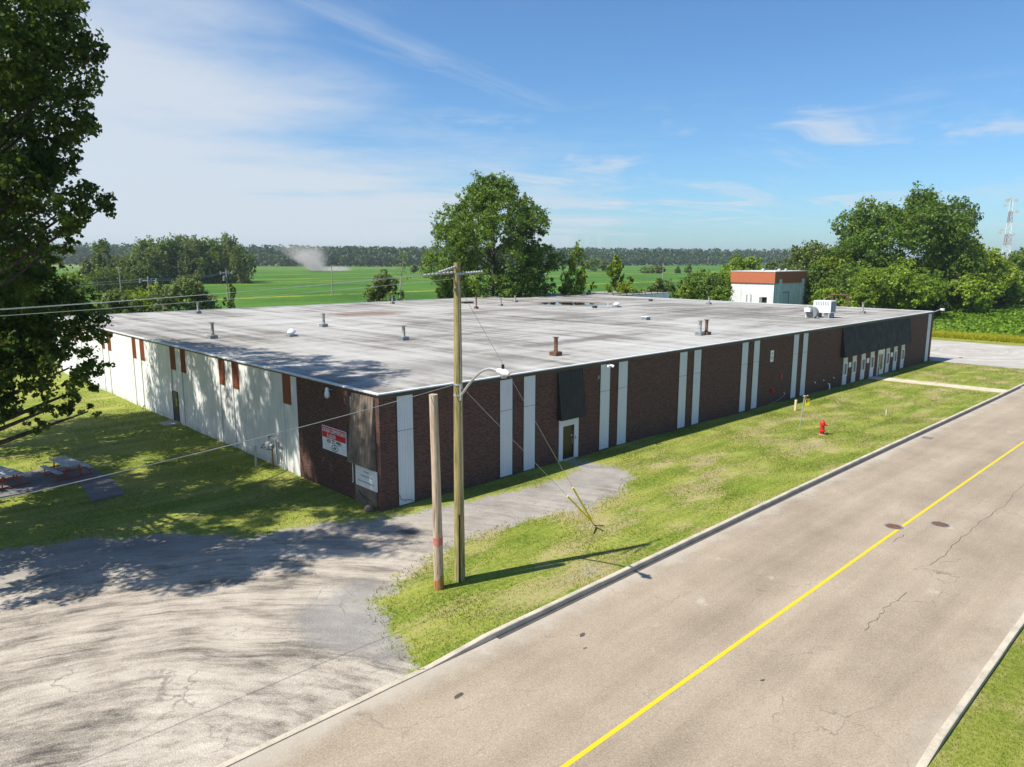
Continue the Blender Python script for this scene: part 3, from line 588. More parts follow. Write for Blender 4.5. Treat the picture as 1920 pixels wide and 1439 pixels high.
# strip of windows and entrance under the long canopy
for a, b2 in WIN:
    ribbed('window_top_panel', 'y', 0.0, -1, a, b2, 1.97, 2.72, SIDING, 4, .012)
    ribbed('window_base_panel', 'y', 0.0, -1, a, b2, g60 + .06, 0.60, SIDING, 4, .012)
    w = MB(); w.box(a, a + .13, -.05, 0.06, .603, 1.965).box(b2 - .13, b2, -.05, 0.06, .603, 1.965).box(a + .133, b2 - .133, -.05, 0.06, 1.83, 1.965).box(a + .133, b2 - .133, -.05, .06, .603, .73)
    f = w.build('window_frame', WHITEM, WH)
    mid = a + (b2 - a) * .42
    bx(mid - .03, mid + .03, -.03, .05, .733, 1.827).build('mullion', WHITEM, f)
    bx(a + .12, b2 - .12, 0.03, 0.045, .72, 1.84).build('pane', GLASS, f)
e = MB().box(63.0, 63.2, -.06, .06, g60 + .03, 2.5).box(64.6, 64.82, -.06, .06, g60 + .03, 2.5).box(63.203, 64.597, -.06, .06, 2.05, 2.5); ef = e.build('entrance_frame', WHITEM, WH)
dd = MB().box(63.75, 63.82, .0, .05, g60 + .05, 2.04).box(64.50, 64.58, .0, .05, g60 + .05, 2.04).box(63.823, 64.497, .0, .05, 1.92, 2.04).box(63.823, 64.497, 0, .05, g60 + .05, .25).build('entrance_door', WHITEM, WH)
bx(63.82, 64.50, .02, .03, .24, 1.93).build('pane', GLASS, dd); bx(63.21, 63.74, .02, .03, g60 + .05, 2.04).build('side_pane', GLASS, ef)
def plate(name, label, cat, x0, x1, z0, z1, mat=SIGNW, group=None, marks=None):
    t = thing(name, label, cat, ((x0 + x1) / 2, 0, z0), group); bx(x0, x1, -.045, -.003, z0, z1).build('panel', mat, t)
    if marks:
        mk = MB()
        for (a, b2, c, d2) in marks: mk.box(x0 + a * (x1 - x0), x0 + b2 * (x1 - x0), -.049, -.0455, z0 + c * (z1 - z0), z0 + d2 * (z1 - z0))
        mk.build('print', INKP, t)
    return t
plate('notice_plate', 'small white plate between the two window strips farthest from the walk and hydrant side', 'sign', 55.28, 55.85, 1.36, 1.86, group='white plates between entrance windows')['label'] = 'small white wall plate between entrance windows under the long charcoal canopy'
for xa in (59.98, 66.84): plate('notice_plate', 'small white wall plate between entrance windows under the long charcoal canopy', 'sign', xa, xa + .57, 1.34, 1.84, group='white plates between entrance windows')
plate('number_plate', 'tall white number plate high on the dark brick between panel pairs', 'sign', 38.6, 39.1, 3.52, 4.48, marks=[(.30, .46, .62, .84), (.54, .72, .62, .84), (.22, .40, .2, .5), (.56, .76, .2, .5)])
def walllamp(name, label, loc, d, parts=1):
    t = thing(name, label, 'wall lamp', loc); x, y, z = loc; v = Vector(d).normalized(); c = Vector(loc)
    MB().tube([c, c + v * .25 + Vector((0, 0, .05))], .025, 6).build('bracket', GALV, t)
    h = c + v * .33; k = MB().lathe(h.x, h.y, [(h.z - .34, .10), (h.z - .30, .13), (h.z - .12, .13), (h.z - .05, .10), (h.z + .12, .09), (h.z + .16, .05)], 14); k.build('housing', WHITEM, t, True)
    MB().lathe(h.x, h.y, [(h.z - .40, .06), (h.z - .342, .095)], 14).build('lens', PORC, t, True)
walllamp('wall_lamp', 'pale grey yard lamp on the brick above the red and white sign', (-.01, 4.1, 5.40), (-1, 0, 0))
def floods(x, z):
    t = thing('flood_light', 'twin white flood lights on top of a ribbed panel by the road door', 'wall lamp', (x, -.03, z))
    bx(x - .1, x + .1, -.09, -.036, z - .06, z + .06).build('base', WHITEM, t)
    for s in (-1, 1): MB().tube([(x + s * .05, -.09, z), (x + s * .16, -.2, z - .02), (x + s * .22, -.34, z - .08)], [.03, .07, .1], 10).build('lamp_head', WHITEM, t, True)
floods(16.95, 5.42)
t = tag(bx(16.0, 16.14, -.07, -.002, 4.62, 4.86).build('junction_box', GREYM, None), 'small grey junction box on brick beside the flood lights', 'box')
def bell():
    t = thing('alarm_bell', 'round red alarm bell on the dark brick wall', 'bell', (40.75, 0, 2.05))
    MB().tube([(40.75, -.002, 2.08), (40.75, -.06, 2.08), (40.75, -.10, 2.08)], [.15, .15, .06], 18).build('gong', REDP, t, True); bx(40.68, 40.82, -.05, -.003, 1.78, 1.92).build('box', REDP, t)
    t = thing('fire_connection', 'red twin fire hose inlet low on the brick wall', 'fire inlet', (39.14, 0, 1.0))
    MB().tube([(39.14, -.002, 1.08), (39.14, -.1, 1.08)], .17, 16).build('flange', REDP, t, True)
    for s in (-1, 1): MB().tube([(39.14, -.08, 1.08), (39.14 + s * .16, -.24, 1.02), (39.14 + s * .2, -.30, 1.0)], [.07, .065, .075], 12).build('inlet', REDP, t, True)
    t = thing('hose_tap', 'white tap with thin hose low on the brick wall', 'tap', (41.45, 0, .5))
    MB().tube([(41.45, -.002, .54), (41.45, -.1, .54), (41.45, -.12, .46)], .035, 8).build('spout', WHITEM, t)
    MB().tube([(41.45, -.12, .47), (41.0, -.09, .22), (39.9, -.11, .0), (38.6, -.13, -.06)], .014, 6).build('hose', GALV, t)
    t = thing('wall_drain', 'white bent drain pipe at the foot of the brick wall', 'pipe', (50.7, 0, -.2))
    MB().tube([(50.7, -.002, .25), (50.7, -.12, .24), (50.7, -.15, .1), (50.7, -.15, -.3)], .07, 10).build('pipe', WHITEM, t, True)
    MB().lathe(50.7, -.15, [(-.34, .1), (-.30, .1)], 12).build('collar', GREYM, t)
bell()
for x, z in ((47.6, .77), (49.45, .76), (51.74, .76)): tag(MB().tube([(x, -.001, z), (x, -.09, z), (x, -.10, z - .08)], .045, 10).build('vent_spout', WHITEM), 'small white vent spout low on the brick beside entrance windows', 'vent', 'white vent spouts on brick')
# annex behind the east end
AX = thing('annex', 'low white annex behind the roof with a dark rail on top', 'building', (89, 55, 0))
bx(LX + .1, 98, 50, 60.9, ZG, 5.62).build('wall', WHITEWALL, AX); bx(LX + .1, 98.05, 49.95, 60.95, 5.622, 5.74).build('roof', ROOF, AX)
rl = MB().box(LX + .1, 98, 49.90, 49.98, 6.0, 6.10)
rl.build('rail', DARKM, AX)
for i in range(10): bx(81 + i * 1.85, 81.12 + i * 1.85, 49.91, 49.97, 5.742, 5.998).build('rail_post', DARKM, AX)
# ------------------------------------------------------------------ signs on the west wall
def text(body, size, parent, M, mat, name='lettering', ext=0.003, align='CENTER', sx=1.0):
    cu = bpy.data.curves.new('txt', 'FONT'); cu.body = body; cu.size = size; cu.extrude = ext; cu.align_x = align; cu.align_y = 'CENTER'; cu.resolution_u = 3; cu.offset = 0.012 * size
    ob = bpy.data.objects.new('txt', cu); COL.objects.link(ob); bpy.context.view_layer.update()
    me = bpy.data.meshes.new_from_object(ob.evaluated_get(bpy.context.evaluated_depsgraph_get())); bpy.data.objects.remove(ob)
    me.transform(M @ Matrix.Diagonal((sx, 1, 1, 1))); me.materials.clear(); me.materials.append(mat)
    o = bpy.data.objects.new(name, me); COL.objects.link(o); o.parent = parent; o.matrix_parent_inverse = Matrix.Translation(-Vector(parent.location)); return o
def westM(y, z, x=-.062):                                 # text plane facing -X
    M = Matrix(((0, 0, -1, x), (-1, 0, 0, y), (0, 1, 0, z), (0, 0, 0, 1))); return M
SG = thing('rental_sign', 'red and white rental sign with phone number on the brick wall', 'sign', (-.03, 4.1, 2.1))
bx(-.05, -.012, 2.93, 5.28, 2.14, 3.40).build('panel', SIGNW, SG)
bx(-.056, -.0505, 2.96, 5.25, 2.80, 3.37).build('red_band', SIGNR, SG)
text('LOCAUX COMMERCIAUX', .29, SG, westM(4.105, 3.20), SIGNW, sx=.70); text('À LOUER', .27, SG, westM(4.35, 2.93), SIGNW, sx=.8)
text('450 271-9991', .30, SG, westM(4.1, 2.64, -.053), INK, sx=.85)
ov = MB(); ring = []
for k in range(24): t = 2 * PI * k / 24; ring.append((-.052, 4.05 + .30 * math.cos(t), 2.36 + .16 * math.sin(t)))
ov.tube(ring + ring[:1], .018, 6, False).build('logo_oval', INK, SG); text('ebi', .24, SG, westM(4.05, 2.36, -.053), INK, 'logo_lettering')
S2 = thing('tenant_sign', 'faded white sign with three printed lines under the brown canopy', 'sign', (-.03, 1.2, .9))
bx(-.075, -.034, .24, 2.12, .92, 1.92).build('panel', SIGNW, S2)
rr = random.Random(8)
for z, a0, a1, hh in ((1.72, .95, 1.35, .07), (1.50, .65, 1.65, .08), (1.20, .5, 1.85, .08)):
    mk = MB(); y = a0
    while y < a1: w = rr.uniform(.03, .07); mk.box(-.079, -.0755, y, y + w, z - hh / 2, z + hh / 2 * rr.uniform(.6, 1)); y += w + rr.uniform(.018, .04)
    mk.build('print_line', INKP, S2)
# ------------------------------------------------------------------ gas meter set and loose cable on the wall
GM = thing('gas_meter', 'grey gas meter cluster of pipes on the white wall by the brick corner', 'gas meter', (-.4, 10.6, 0))
MB().lathe(-.45, 10.75, [(1.05, .05), (1.08, .17), (1.20, .2), (1.42, .2), (1.52, .16), (1.56, .06)], 16).build('meter_body', GREYM, GM, True)
MB().lathe(-.45, 10.35, [(1.20, .05), (1.22, .13), (1.42, .15), (1.5, .08)], 14).build('regulator', GREYM, GM, True)
MB().tube([(-.05, 10.1, .35), (-.3, 10.1, .35), (-.32, 10.1, 1.75), (-.45, 10.4, 1.85), (-.45, 10.75, 1.85), (-.45, 10.75, 1.5)], .04, 8).build('pipe', GREYM, GM, True)
MB().tube([(-.45, 10.35, -.05), (-.45, 10.35, 1.25)], .045, 8).build('riser', RUSTM, GM, True); MB().tube([(-.25, 9.9, .5), (-.25, 9.9, 1.6), (-.4, 10.3, 1.7)], .03, 8).build('pipe', GREYM, GM, True); MB().tube([(-.45, 10.75, 1.3), (-.5, 11.3, 1.3), (-.6, 11.5, 1.05), (-.1, 11.5, 1.0)], .035, 8).build('pipe', GREYM, GM, True)
MB().lathe(-.45, 10.62, [(1.85, .04), (1.95, .16), (1.98, .03)], 12).build('vent_cap', GREYM, GM, True)
for y, x in ((11.9, -.75), (11.5, -.95)): tag(MB().tube([(x, y, -.05), (x, y, 1.12)], .06, 10).build('bollard', GALV), 'short grey steel bollard guarding the gas meter', 'bollard', 'bollards at the gas meter')
tag(MB().tube([(-.045, 1.95, .62), (-.05, 1.6, .45), (-.05, 1.2, .36), (-.05, .8, .34)], .012, 6).build('loose_cable', BLACKM), 'thin black cable hanging across the brown infill by the corner', 'cable')
MB().tube([(1.02, -.04, .62), (1.1, -.05, .36), (1.35, -.05, .27), (1.6, -.05, .25), (1.85, -.05, .14)], .012, 6).build('stray_cable', BLACKM, WH)
tag(MB().lathe(-.35, .55, [(-.05, .20), (.08, .26), (.20, .2), (.27, .08)], 9).build('boulder', mat_concrete('brown_stone', (0.16, 0.12, 0.09))), 'brown boulder at the foot of the brick corner', 'stone')
def wire_stand():
    p = onX(270, 757, -.6); x, y = -.6, p[1]; t = thing('wire_tripod', 'thin black wire frame leaning at the white wall', 'frame', (x, y, 0))
    for a in (-.45, 0, .45): MB().tube([(x - .35 * (a == 0), y + a, -.02), (x, y, .62)], .014, 6).build('leg', BLACKM, t)
wire_stand()
# ------------------------------------------------------------------ roof equipment
STACKM = mat_rust('weathered_zinc', (0.13, 0.125, 0.115), (0.36, 0.36, 0.34))
def roof_pt(u, v): p = P(u, v, ZR); return p[0], p[1]
def stack(u, v, h, label, rust=False, r=.13, name='roof_vent'):
    x, y = roof_pt(u, v); t = thing(name, label, 'roof vent', (x, y, ZR), 'vent stacks on the flat roof'); s = r * 2.3; m = RUSTM if rust else STACKM
    bx(x - s, x + s, y - s, y + s, ZR - .02, ZR + .26).build('curb', m if rust else GREYM, t)
    MB().lathe(x, y, [(ZR + .26, r * 1.5), (ZR + .34, r), (ZR + h - .16, r), (ZR + h - .14, r * 1.18), (ZR + h - .10, r)], 12).build('pipe', m, t, True)
    b = MB()
    for k in range(5): a = 2 * PI * k / 5; b.tube([(x + r * math.cos(a), y + r * math.sin(a), ZR + h - .14), (x + r * 1.7 * math.cos(a), y + r * 1.7 * math.sin(a), ZR + h)], .016, 5)
    b.lathe(x, y, [(ZR + h - .10, r * .9), (ZR + h - .03, r * 1.15)], 12); b.build('crown', m, t)
L = 'tall grey vent stack with flared crown on the flat roof'
stack(399, 635, 1.30, 'tall grey vent stack nearest the white wall edge in the tree shade'); stack(607, 613, 1.25, 'grey vent stack between the shaded roof edge and the rusty roof stain'); stack(757, 638, 1.15, 'grey vent stack with rusty foot behind the utility pole'); stack(1042, 667, 1.25, 'green-grey vent stack on a rusty square curb above the road door', True)
stack(893, 579, 1.6, 'slim vent stack beside the flat dark hatch', True, .09); stack(939, 574, 1.1, 'grey vent stack beside the slim one before the tall cottonwood', False, .1); stack(966, 567, 1.0, 'short vent stack closest to the foot of the tall cottonwood', False, .13); stack(736, 570, 1.25, 'grey vent stack at the rear roof edge in front of the willow shrub', False, .1); stack(372, 588, 1.25, 'grey vent stack at the rear roof edge by the grey-green shrub', False, .12)
stack(1312, 629, 1.25, 'grey pipe of a pair of vent stacks standing close together'); stack(1324, 628, 1.3, 'rusty pipe of a pair of vent stacks standing close together', True); stack(1329, 571, 1.1, 'grey vent stack on the far roof edge before the white outbuilding', False, .12); stack(1617, 588, 1.3, 'vent stack standing alone beyond the air conditioner', False, .12)
stack(1545, 575, 1.2, 'vent stack with flat cap just behind the air conditioner', False, .14)
def dome(u, v, s, label):
    x, y = roof_pt(u, v); t = thing('dome_vent', label, 'roof vent', (x, y, ZR), 'dome vents on the roof')
    bx(x - s, x + s, y - s, y + s, ZR - .02, ZR + .14).build('curb', GREYM, t); MB().lathe(x, y, [(ZR + .14, s * .6), (ZR + .3, s * .6), (ZR + .31, s * .95), (ZR + .42, s * .9), (ZR + .56, s * .5), (ZR + .62, s * .1)], 14).build('dome', WHITEM, t, True)
dome(547, 631, .36, 'low white dome vent in front of the shaded roof edge'); dome(1156, 576, .46, 'low white dome vent beside the roof puddle')
def hatch(u, v, w, l, h, label, mat=GREYM):
    x, y = roof_pt(u, v); t = thing('roof_hatch', label, 'hatch', (x, y, ZR)); bx(x - w, x + w, y - l, y + l, ZR - .02, ZR + h).build('curb', mat, t); bx(x - w - .05, x + w + .05, y - l - .05, y + l + .05, ZR + h + .002, ZR + h + .07).build('lid', WHITEM if mat is GREYM else DARKM, t)
hatch(875, 569, .9, .45, .16, 'flat dark roof hatch among the rear vent stacks', DARKM); hatch(1211, 600, .35, .3, .28, 'small square grey roof hatch in the open middle of the roof'); hatch(1115, 578, .22, .22, .22, 'tiny dark box in front of the roof puddle', DARKM); hatch(1220, 565, .22, .22, .2, 'tiny dark box near the far roof edge', DARKM)
tag(MB().tube([(*roof_pt(1140, 575), ZR - .02), (*roof_pt(1140, 575), ZR + .5)], .05, 8).build('vent_pipe', WHITEM), 'thin white vent pipe beside the roof puddle', 'pipe'); tag(MB().tube([(*roof_pt(1511, 596), ZR - .02), (*roof_pt(1511, 596), ZR + .75)], .06, 8).build('vent_pipe', WHITEM), 'thin white vent pipe in front of the exhaust blower', 'pipe')
def hvac():
    x, y = roof_pt(1556, 597); t = thing('rooftop_air_conditioner', 'large boxy pale air conditioner on the roof near the road edge', 'air conditioner', (x, y, ZR))
    a, b, c, d = x - .35, x + 1.05, y - .15, y + 1.75
    bx(a, b, c, d, ZR + .55, ZR + 1.85).build('cabinet', WHITEM, t, bevel=.02); bx(a + .12, b - .12, c + .1, c + .7, ZR - .02, ZR + .548).build('plinth', GREYM, t); bx(a + .2, b - .2, d - .5, d - .2, ZR - .02, ZR + .548).build('plinth', GREYM, t)
    g = MB()
    for k in range(8): g.box(a - .02, a - .001, c + .2 + k * .19, c + .27 + k * .19, ZR + 1.35, ZR + 1.75)
    g.build('louvre', GREYM, t)
    gg = MB().box(a + .12, b - .12, c - .012, c - .001, ZR + .65, ZR + 1.75); gg.build('coil_guard', GREYM, t)
    MB().tube([(b + .001, c + .5, ZR + .9), (b + .35, c + .5, ZR + .9), (b + .38, c + .5, ZR - .02)], .09, 8).build('duct', GALV, t, True)
    MB().tube([(a + .2, c + .2, ZR + .56), (a - .1, c + .1, ZR + .3), (a - .1, c + .1, ZR - .02)], .05, 8).build('drain_pipe', GALV, t, True)
    x, y = roof_pt(1522, 597); t = thing('exhaust_blower', 'rounded grey exhaust blower beside the air conditioner', 'blower', (x, y, ZR))
    MB().tube([(x - .28, y, ZR + .62), (x + .28, y, ZR + .62)], .62, 18).build('scroll', GREYM, t, True); bx(x - .3, x + .3, y - .35, y + .35, ZR - .02, ZR + .3).build('stand', GREYM, t)
    bx(x - .75, x - .285, y - .1, y + .55, ZR + .72, ZR + 1.12).build('outlet', WHITEM, t); MB().tube([(x - .5, y + .2, ZR + 1.121), (x - .5, y + .2, ZR + 1.3)], .16, 10).build('motor', GALV, t, True)
hvac()
def puddle():
    rng = np.random.default_rng(2); c = P(1068, 569.6, ZR); n = 56; ph = rng.uniform(0, 6, 5); V = [(c[0], c[1], ZR + .006)]
    a = P(1008, 569, ZR); bq = P(1130, 570.5, ZR); ax = (bq - a) / 2; mid = (a + bq) / 2; dep = 3.0
    nrm = np.array([ax[1], -ax[0]]) / np.hypot(ax[0], ax[1]); V = [(mid[0], mid[1], ZR + .006)]
    for k in range(n):
        t = 2 * PI * k / n; r = 1 + .10 * math.sin(3 * t + ph[0]) + .07 * math.sin(5 * t + ph[1]) + .05 * math.sin(11 * t + ph[2]); q = mid[:2] + ax[:2] * math.cos(t) * r + nrm * dep * math.sin(t) * r; V.append((q[0], q[1], ZR + .006))
    structure(MB().add(V, [(0, 1 + k, 1 + (k + 1) % n) for k in range(n)]).build('roof_puddle', WATER))
puddle()
def corner_light():
    t = thing('corner_flood_light', 'white flood light on a bent arm at the far roof corner', 'lamp', (LX + .05, .1, ZR - .1))
    MB().tube([(LX + .05, .1, ZR - .1), (LX + .9, -.2, ZR + .12), (LX + 1.5, -.4, ZR + .22)], .05, 8).build('arm', GALV, t); bx(LX + 1.35, LX + 1.95, -.62, -.22, ZR + .05, ZR + .30).build('lamp_head', WHITEM, t, bevel=.03)
corner_light()
# ------------------------------------------------------------------ street furniture
PX, PY = -2.13, -8.35
def utility_pole():
    t = thing('utility_pole', 'tall yellow-green wooden utility pole with insulators beside the kerb', 'utility pole', (PX, PY, 0))
    MB().tube([(PX, PY, -.3), (PX, PY, 0), (PX, PY, 5), (PX + .01, PY, 9), (PX + .02, PY, 11.84)], [.205, .20, .175, .145, .118], 18).build('pole', POLEW, t, True)
    d = Vector((CAM[0] - PX, CAM[1] - PY, 0)).normalized(); q = Vector((PX, PY, 0)) + d * .19
    MB().tube([(q.x, q.y, 0), (q.x, q.y, 2.65)], .03, 6).build('cable_guard', BLACKM, t)
    MB().tube([(q.x + .14, q.y - .07, 2.6), (q.x + .12, q.y - .05, 7), (q.x + .09, q.y, 11.3)], .008, 5).build('ground_wire', GALV, t)
    for z in (7.52, 7.12): MB().lathe(PX, PY, [(z - .03, .167), (z + .03, .167)], 18).build('strap', GALV, t)
    for z, y0 in ((11.66, .0), (11.52, -.0)):
        pass
    def ins(pts, n, name='insulator'):
        a, b = Vector(pts[0]), Vector(pts[1]); g = MB(); L = (b - a); m = 2 * n + 1; P_ = []; Rr = []
        for i in range(m): P_.append(a + L * (i / (m - 1))); Rr.append(.022 if i % 2 == 0 else .055)
        g.tube(P_, Rr, 10); g.build(name, PORC, t, True)
    ins([(PX - .10, PY - .05, 11.70), (PX - 1.0, PY - .25, 11.52)], 7); ins([(PX - .10, PY + .06, 11.50), (PX - 1.45, PY + .02, 11.42)], 8); ins([(PX + .12, PY - .02, 11.46), (PX + 1.15, PY - .10, 11.52)], 9)
    bx(PX - .2, PX + .2, PY - .16, PY - .12, 11.42, 11.50).build('cross_plate', GALV, t); bx(PX - .19, PX - .12, PY - .1, PY - .02, 10.85, 10.95).build('bracket', GREYM, t)
    MB().tube([(PX, PY - .16, 11.2), (PX + .02, PY - .3, 11.3), (PX + .05, PY - .2, 11.55)], .012, 5).build('jumper', BLACKM, t)
    return t
utility_pole()
def lamp():
    t = thing('street_lamp', 'curved grey street lamp arm on the tall wooden utility pole', 'street lamp', (PX, PY - .15, 7.1)); q = []
    for k in range(11): s = k / 10; q.append((PX - .22 * s * 1.0, PY - .17 - 2.15 * s, 7.12 + 1.22 * math.sin(s * PI * .56) - .02 * s))
    MB().tube(q, .045, 10).build('arm', GALV, t, True); e = q[-1]
    bx(PX - .05, PX + .05, PY - .2, PY - .152, 6.95, 7.5).build('bracket', GALV, t); MB().tube([(PX, PY - .19, 6.98), (PX + .12, PY - .22, 7.0), (PX, PY - .2, 7.35)], .015, 6).build('lead', BLACKM, t)
    h = MB().tube([(e[0] + .03, e[1] + .06, e[2]), (e[0], e[1] - .12, e[2] + .0), (e[0] - .03, e[1] - .42, e[2] - .03), (e[0] - .05, e[1] - .62, e[2] - .05)], [.05, .10, .125, .05], 12); o = h.build('lamp_head', WHITEM, t, True)
    MB().lathe(e[0] - .02, e[1] - .30, [(e[2] + .10, .05), (e[2] + .24, .05)], 10).build('photocell', BLACKM, t); MB().lathe(e[0] - .03, e[1] - .36, [(e[2] - .21, .09), (e[2] - .12, .13)], 12).build('lens', PORC, t, True)
lamp()
def stub():
    x, y = -3.18, -8.35; t = thing('pole_stub', 'shorter bleached wooden pole stub standing beside the utility pole', 'pole', (x, y, 0))
    MB().tube([(x + .05, y, -.3), (x + .05, y, 0), (x + .03, y, 2), (x - .02, y, 5), (x - .06, y + .02, 7.28)], [.185, .18, .172, .16, .152], 16).build('pole', STUBW, t, True)
    MB().lathe(x + .03, y, [(1.72, .181), (2.0, .179)], 18).build('red_band', plain('faded_red_band', (0.48, 0.16, 0.14), 0.7), t)
    MB().tube([(x + .05, y, -.05), (x + .05, y, .55)], [.188, .179], 16).build('stained_foot', mat_wood('stained_foot_wood', (0.36, 0.16, 0.06), (0.48, 0.24, 0.11)), t, True)
stub()
CABLEM = plain('grey_cable_sheath', (0.24, 0.24, 0.235), 0.5, 0.4, 0, 0.5, 0.9)
def wires():
    def cat(a, b, sag, n=24): a, b = np.array(a), np.array(b); return [tuple(a + (b - a) * s - np.array([0, 0, sag * 4 * s * (1 - s)])) for s in np.linspace(0, 1, n)]
    G = 'conductors running along the road'
    for k, (a, b, sag) in enumerate([((PX - 1.0, PY - .25, 11.52), (-45, PY - .9, 11.35), .75), ((PX - 1.45, PY + .02, 11.42), (-45, PY, 11.15), .62), ((PX - .1, PY + .1, 11.28), (-45, PY + .5, 10.95), .6)]):
        tag(MB().tube(cat(a, b, sag), .0055, 5).build('power_wire', WIREM), 'thin bright power wire leaving the top of the utility pole', 'wire', G)
    tag(MB().tube(cat((PX - .15, PY, 7.52), (-45, PY, 7.1), 1.1, 30), .012, 6).build('telephone_cable', CABLEM), 'thicker pale telephone cable strung lower from the utility pole past the building corner', 'cable')
    A = (5.75, -8.36, .05); t = thing('guy_wires', 'pair of guy wires with yellow guards anchored in the verge', 'guy wire', A)
    for top, s0 in (((PX + .1, PY, 11.0), .235), ((PX + .12, PY, 7.45), .27)):
        a, b = Vector(A) + Vector((-.12, 0, .25)), Vector(top); MB().tube([a, b], .008, 5).build('guy_strand', GALV, t); e = a + (b - a).normalized() * 2.35; MB().tube([a + (b - a).normalized() * .05, e], .04, 8).build('yellow_guard', YELP, t)
    MB().tube([(A[0] + .25, A[1] - .02, -.1), (A[0] - .14, A[1], .28)], .022, 6).build('anchor_rod', BLACKM, t); MB().tube([(A[0] + .02, A[1], .1), (A[0] + .5, A[1] - .15, .02)], .02, 6).build('tail', BLACKM, t)
wires()
def hydrant():
    p = P(1541, 815); x, y, z = p; t = thing('fire_hydrant', 'red fire hydrant standing on the lawn near the kerb', 'hydrant', (x, y, z))
    MB().lathe(x, y, [(z - .05, .15), (z + .22, .15), (z + .24, .21), (z + .30, .21), (z + .32, .145), (z + .62, .14), (z + .64, .17), (z + .68, .17)], 18).build('barrel', REDP, t, True)
    MB().lathe(x, y, [(z + .68, .175), (z + .86, .17), (z + .94, .13), (z + .98, .05), (z + 1.04, .045)], 18).build('bonnet', REDP, t, True)
    MB().tube([(x, y, z + .72), (x + .12, y - .20, z + .72), (x + .16, y - .27, z + .72)], [.08, .085, .11], 14).build('pumper_nozzle', REDP, t, True)
    for s in (1, -1): MB().tube([(x, y, z + .72), (x + s * .20, y + s * .12, z + .72)], [.06, .07], 12).build('hose_nozzle', REDP, t, True)
    MB().lathe(x, y, [(z - .02, .24), (z + .02, .22)], 14).build('collar', KERBM, t)
hydrant()
def sign_post():
    p = P(1498, 807); x, y, z = p; t = thing('hydrant_marker', 'galvanised post with a yellow hydrant marker plate on the lawn', 'sign', (x, y, z))
    top = Vector((x + .12, y - .18, z + 2.55)); MB().tube([(x, y, z - .1), top], .032, 8).build('post', GALV, t)
    q = Vector((x + .28, y - .28, z + 2.05)); b = MB(); r = Vector((.72, -.69, 0))
    def pl(c, w, h, th, mat, nm): MB().add([tuple(c + r * sx * w + Vector((0, 0, sz * h)) + Vector((-.69, -.72, 0)) * k * th) for k in (0, 1) for sx, sz in ((-1, -1), (1, -1), (1, 1), (-1, 1))], [(3, 2, 1, 0), (4, 5, 6, 7), (0, 1, 5, 4), (1, 2, 6, 5), (2, 3, 7, 6), (3, 0, 4, 7)]).build(nm, mat, t)
    pl(q, .21, .26, .02, YELP, 'plate'); pl(q + Vector((-.69, -.72, 0)) * .021 + Vector((0, 0, .06)), .03, .12, .004, INK, 'symbol'); pl(q + Vector((-.69, -.72, 0)) * .021 + Vector((0, 0, .08)), .055, .02, .0045, INK, 'symbol')
    MB().tube([top + Vector((0.05, -.05, -.2)), top + Vector((.1, -.1, .0))], [.08, .10], 10).build('marker_cap', RUSTM, t, True); MB().tube([top + Vector((-.1, .06, -.05)), top + Vector((.2, -.16, -.02))], .03, 6).build('cap_bar', WHITEM, t)
    p = P(1491, 770); x, y, z = p; tag(MB().tube([(x, y, z - .1), (x + .03, y, z + .84), (x + .03, y, z + .87)], [.10, .10, .08], 12).build('timber_bollard', plain('cream_post', (0.66, 0.55, 0.30), 0.7)), 'short cream bollard on the lawn behind the hydrant marker', 'bollard')
    p = P(1661, 779); x, y, z = p; tag(MB().tube([(x, y, z - .05), (x, y, z + .42), (x, y, z + .45)], [.03, .03, .015], 8).build('white_stake', WHITEM), 'thin white stake standing in the mown lawn', 'stake')
sign_post()
def picnic(px, py, rz, label):
    t = thing('picnic_table', label, 'picnic table', (px, py, .036), 'picnic tables under the big tree'); R = Matrix.Translation((px, py, .036)) @ Matrix.Rotation(rz, 4, 'Z')
    def part(mb, nm, mat): mb.v = [tuple(R @ Vector(v)) for v in mb.v]; return mb.build(nm, mat, t)
    for k in range(6): part(bx(-.42 + k * .142, -.29 + k * .142, -1.22, 1.22, .715, .755), 'top_plank', TABLEW)
    for s in (-1, 1):
        for k in range(2): x0 = s * .78 - .14 + k * .145; part(bx(x0, x0 + .135, -1.22, 1.22, .43, .468), 'seat_plank', TABLEW)
    for y in (-.8, .8):
        part(bx(-.90, .90, y - .03, y + .03, .375, .428), 'seat_beam', REDB); part(bx(-.40, .40, y - .028, y + .028, .66, .713), 'top_beam', REDB); part(bx(-.92, .92, y - .03, y + .03, 0, .05), 'foot_rail', REDB)
        for s in (-1, 1): part(MB().tube([(s * .33, y, .70), (s * .40, y, .02)], .036, 6), 'leg', REDB); part(MB().tube([(s * .82, y, .40), (s * .86, y, .03)], .03, 6), 'leg', REDB)
picnic(-9.3, 17.1, math.radians(8), 'whole weathered picnic table with red legs on the dark pad'); picnic(-12.25, 17.4, math.radians(14), 'weathered picnic table with red legs closest to the tree trunk')
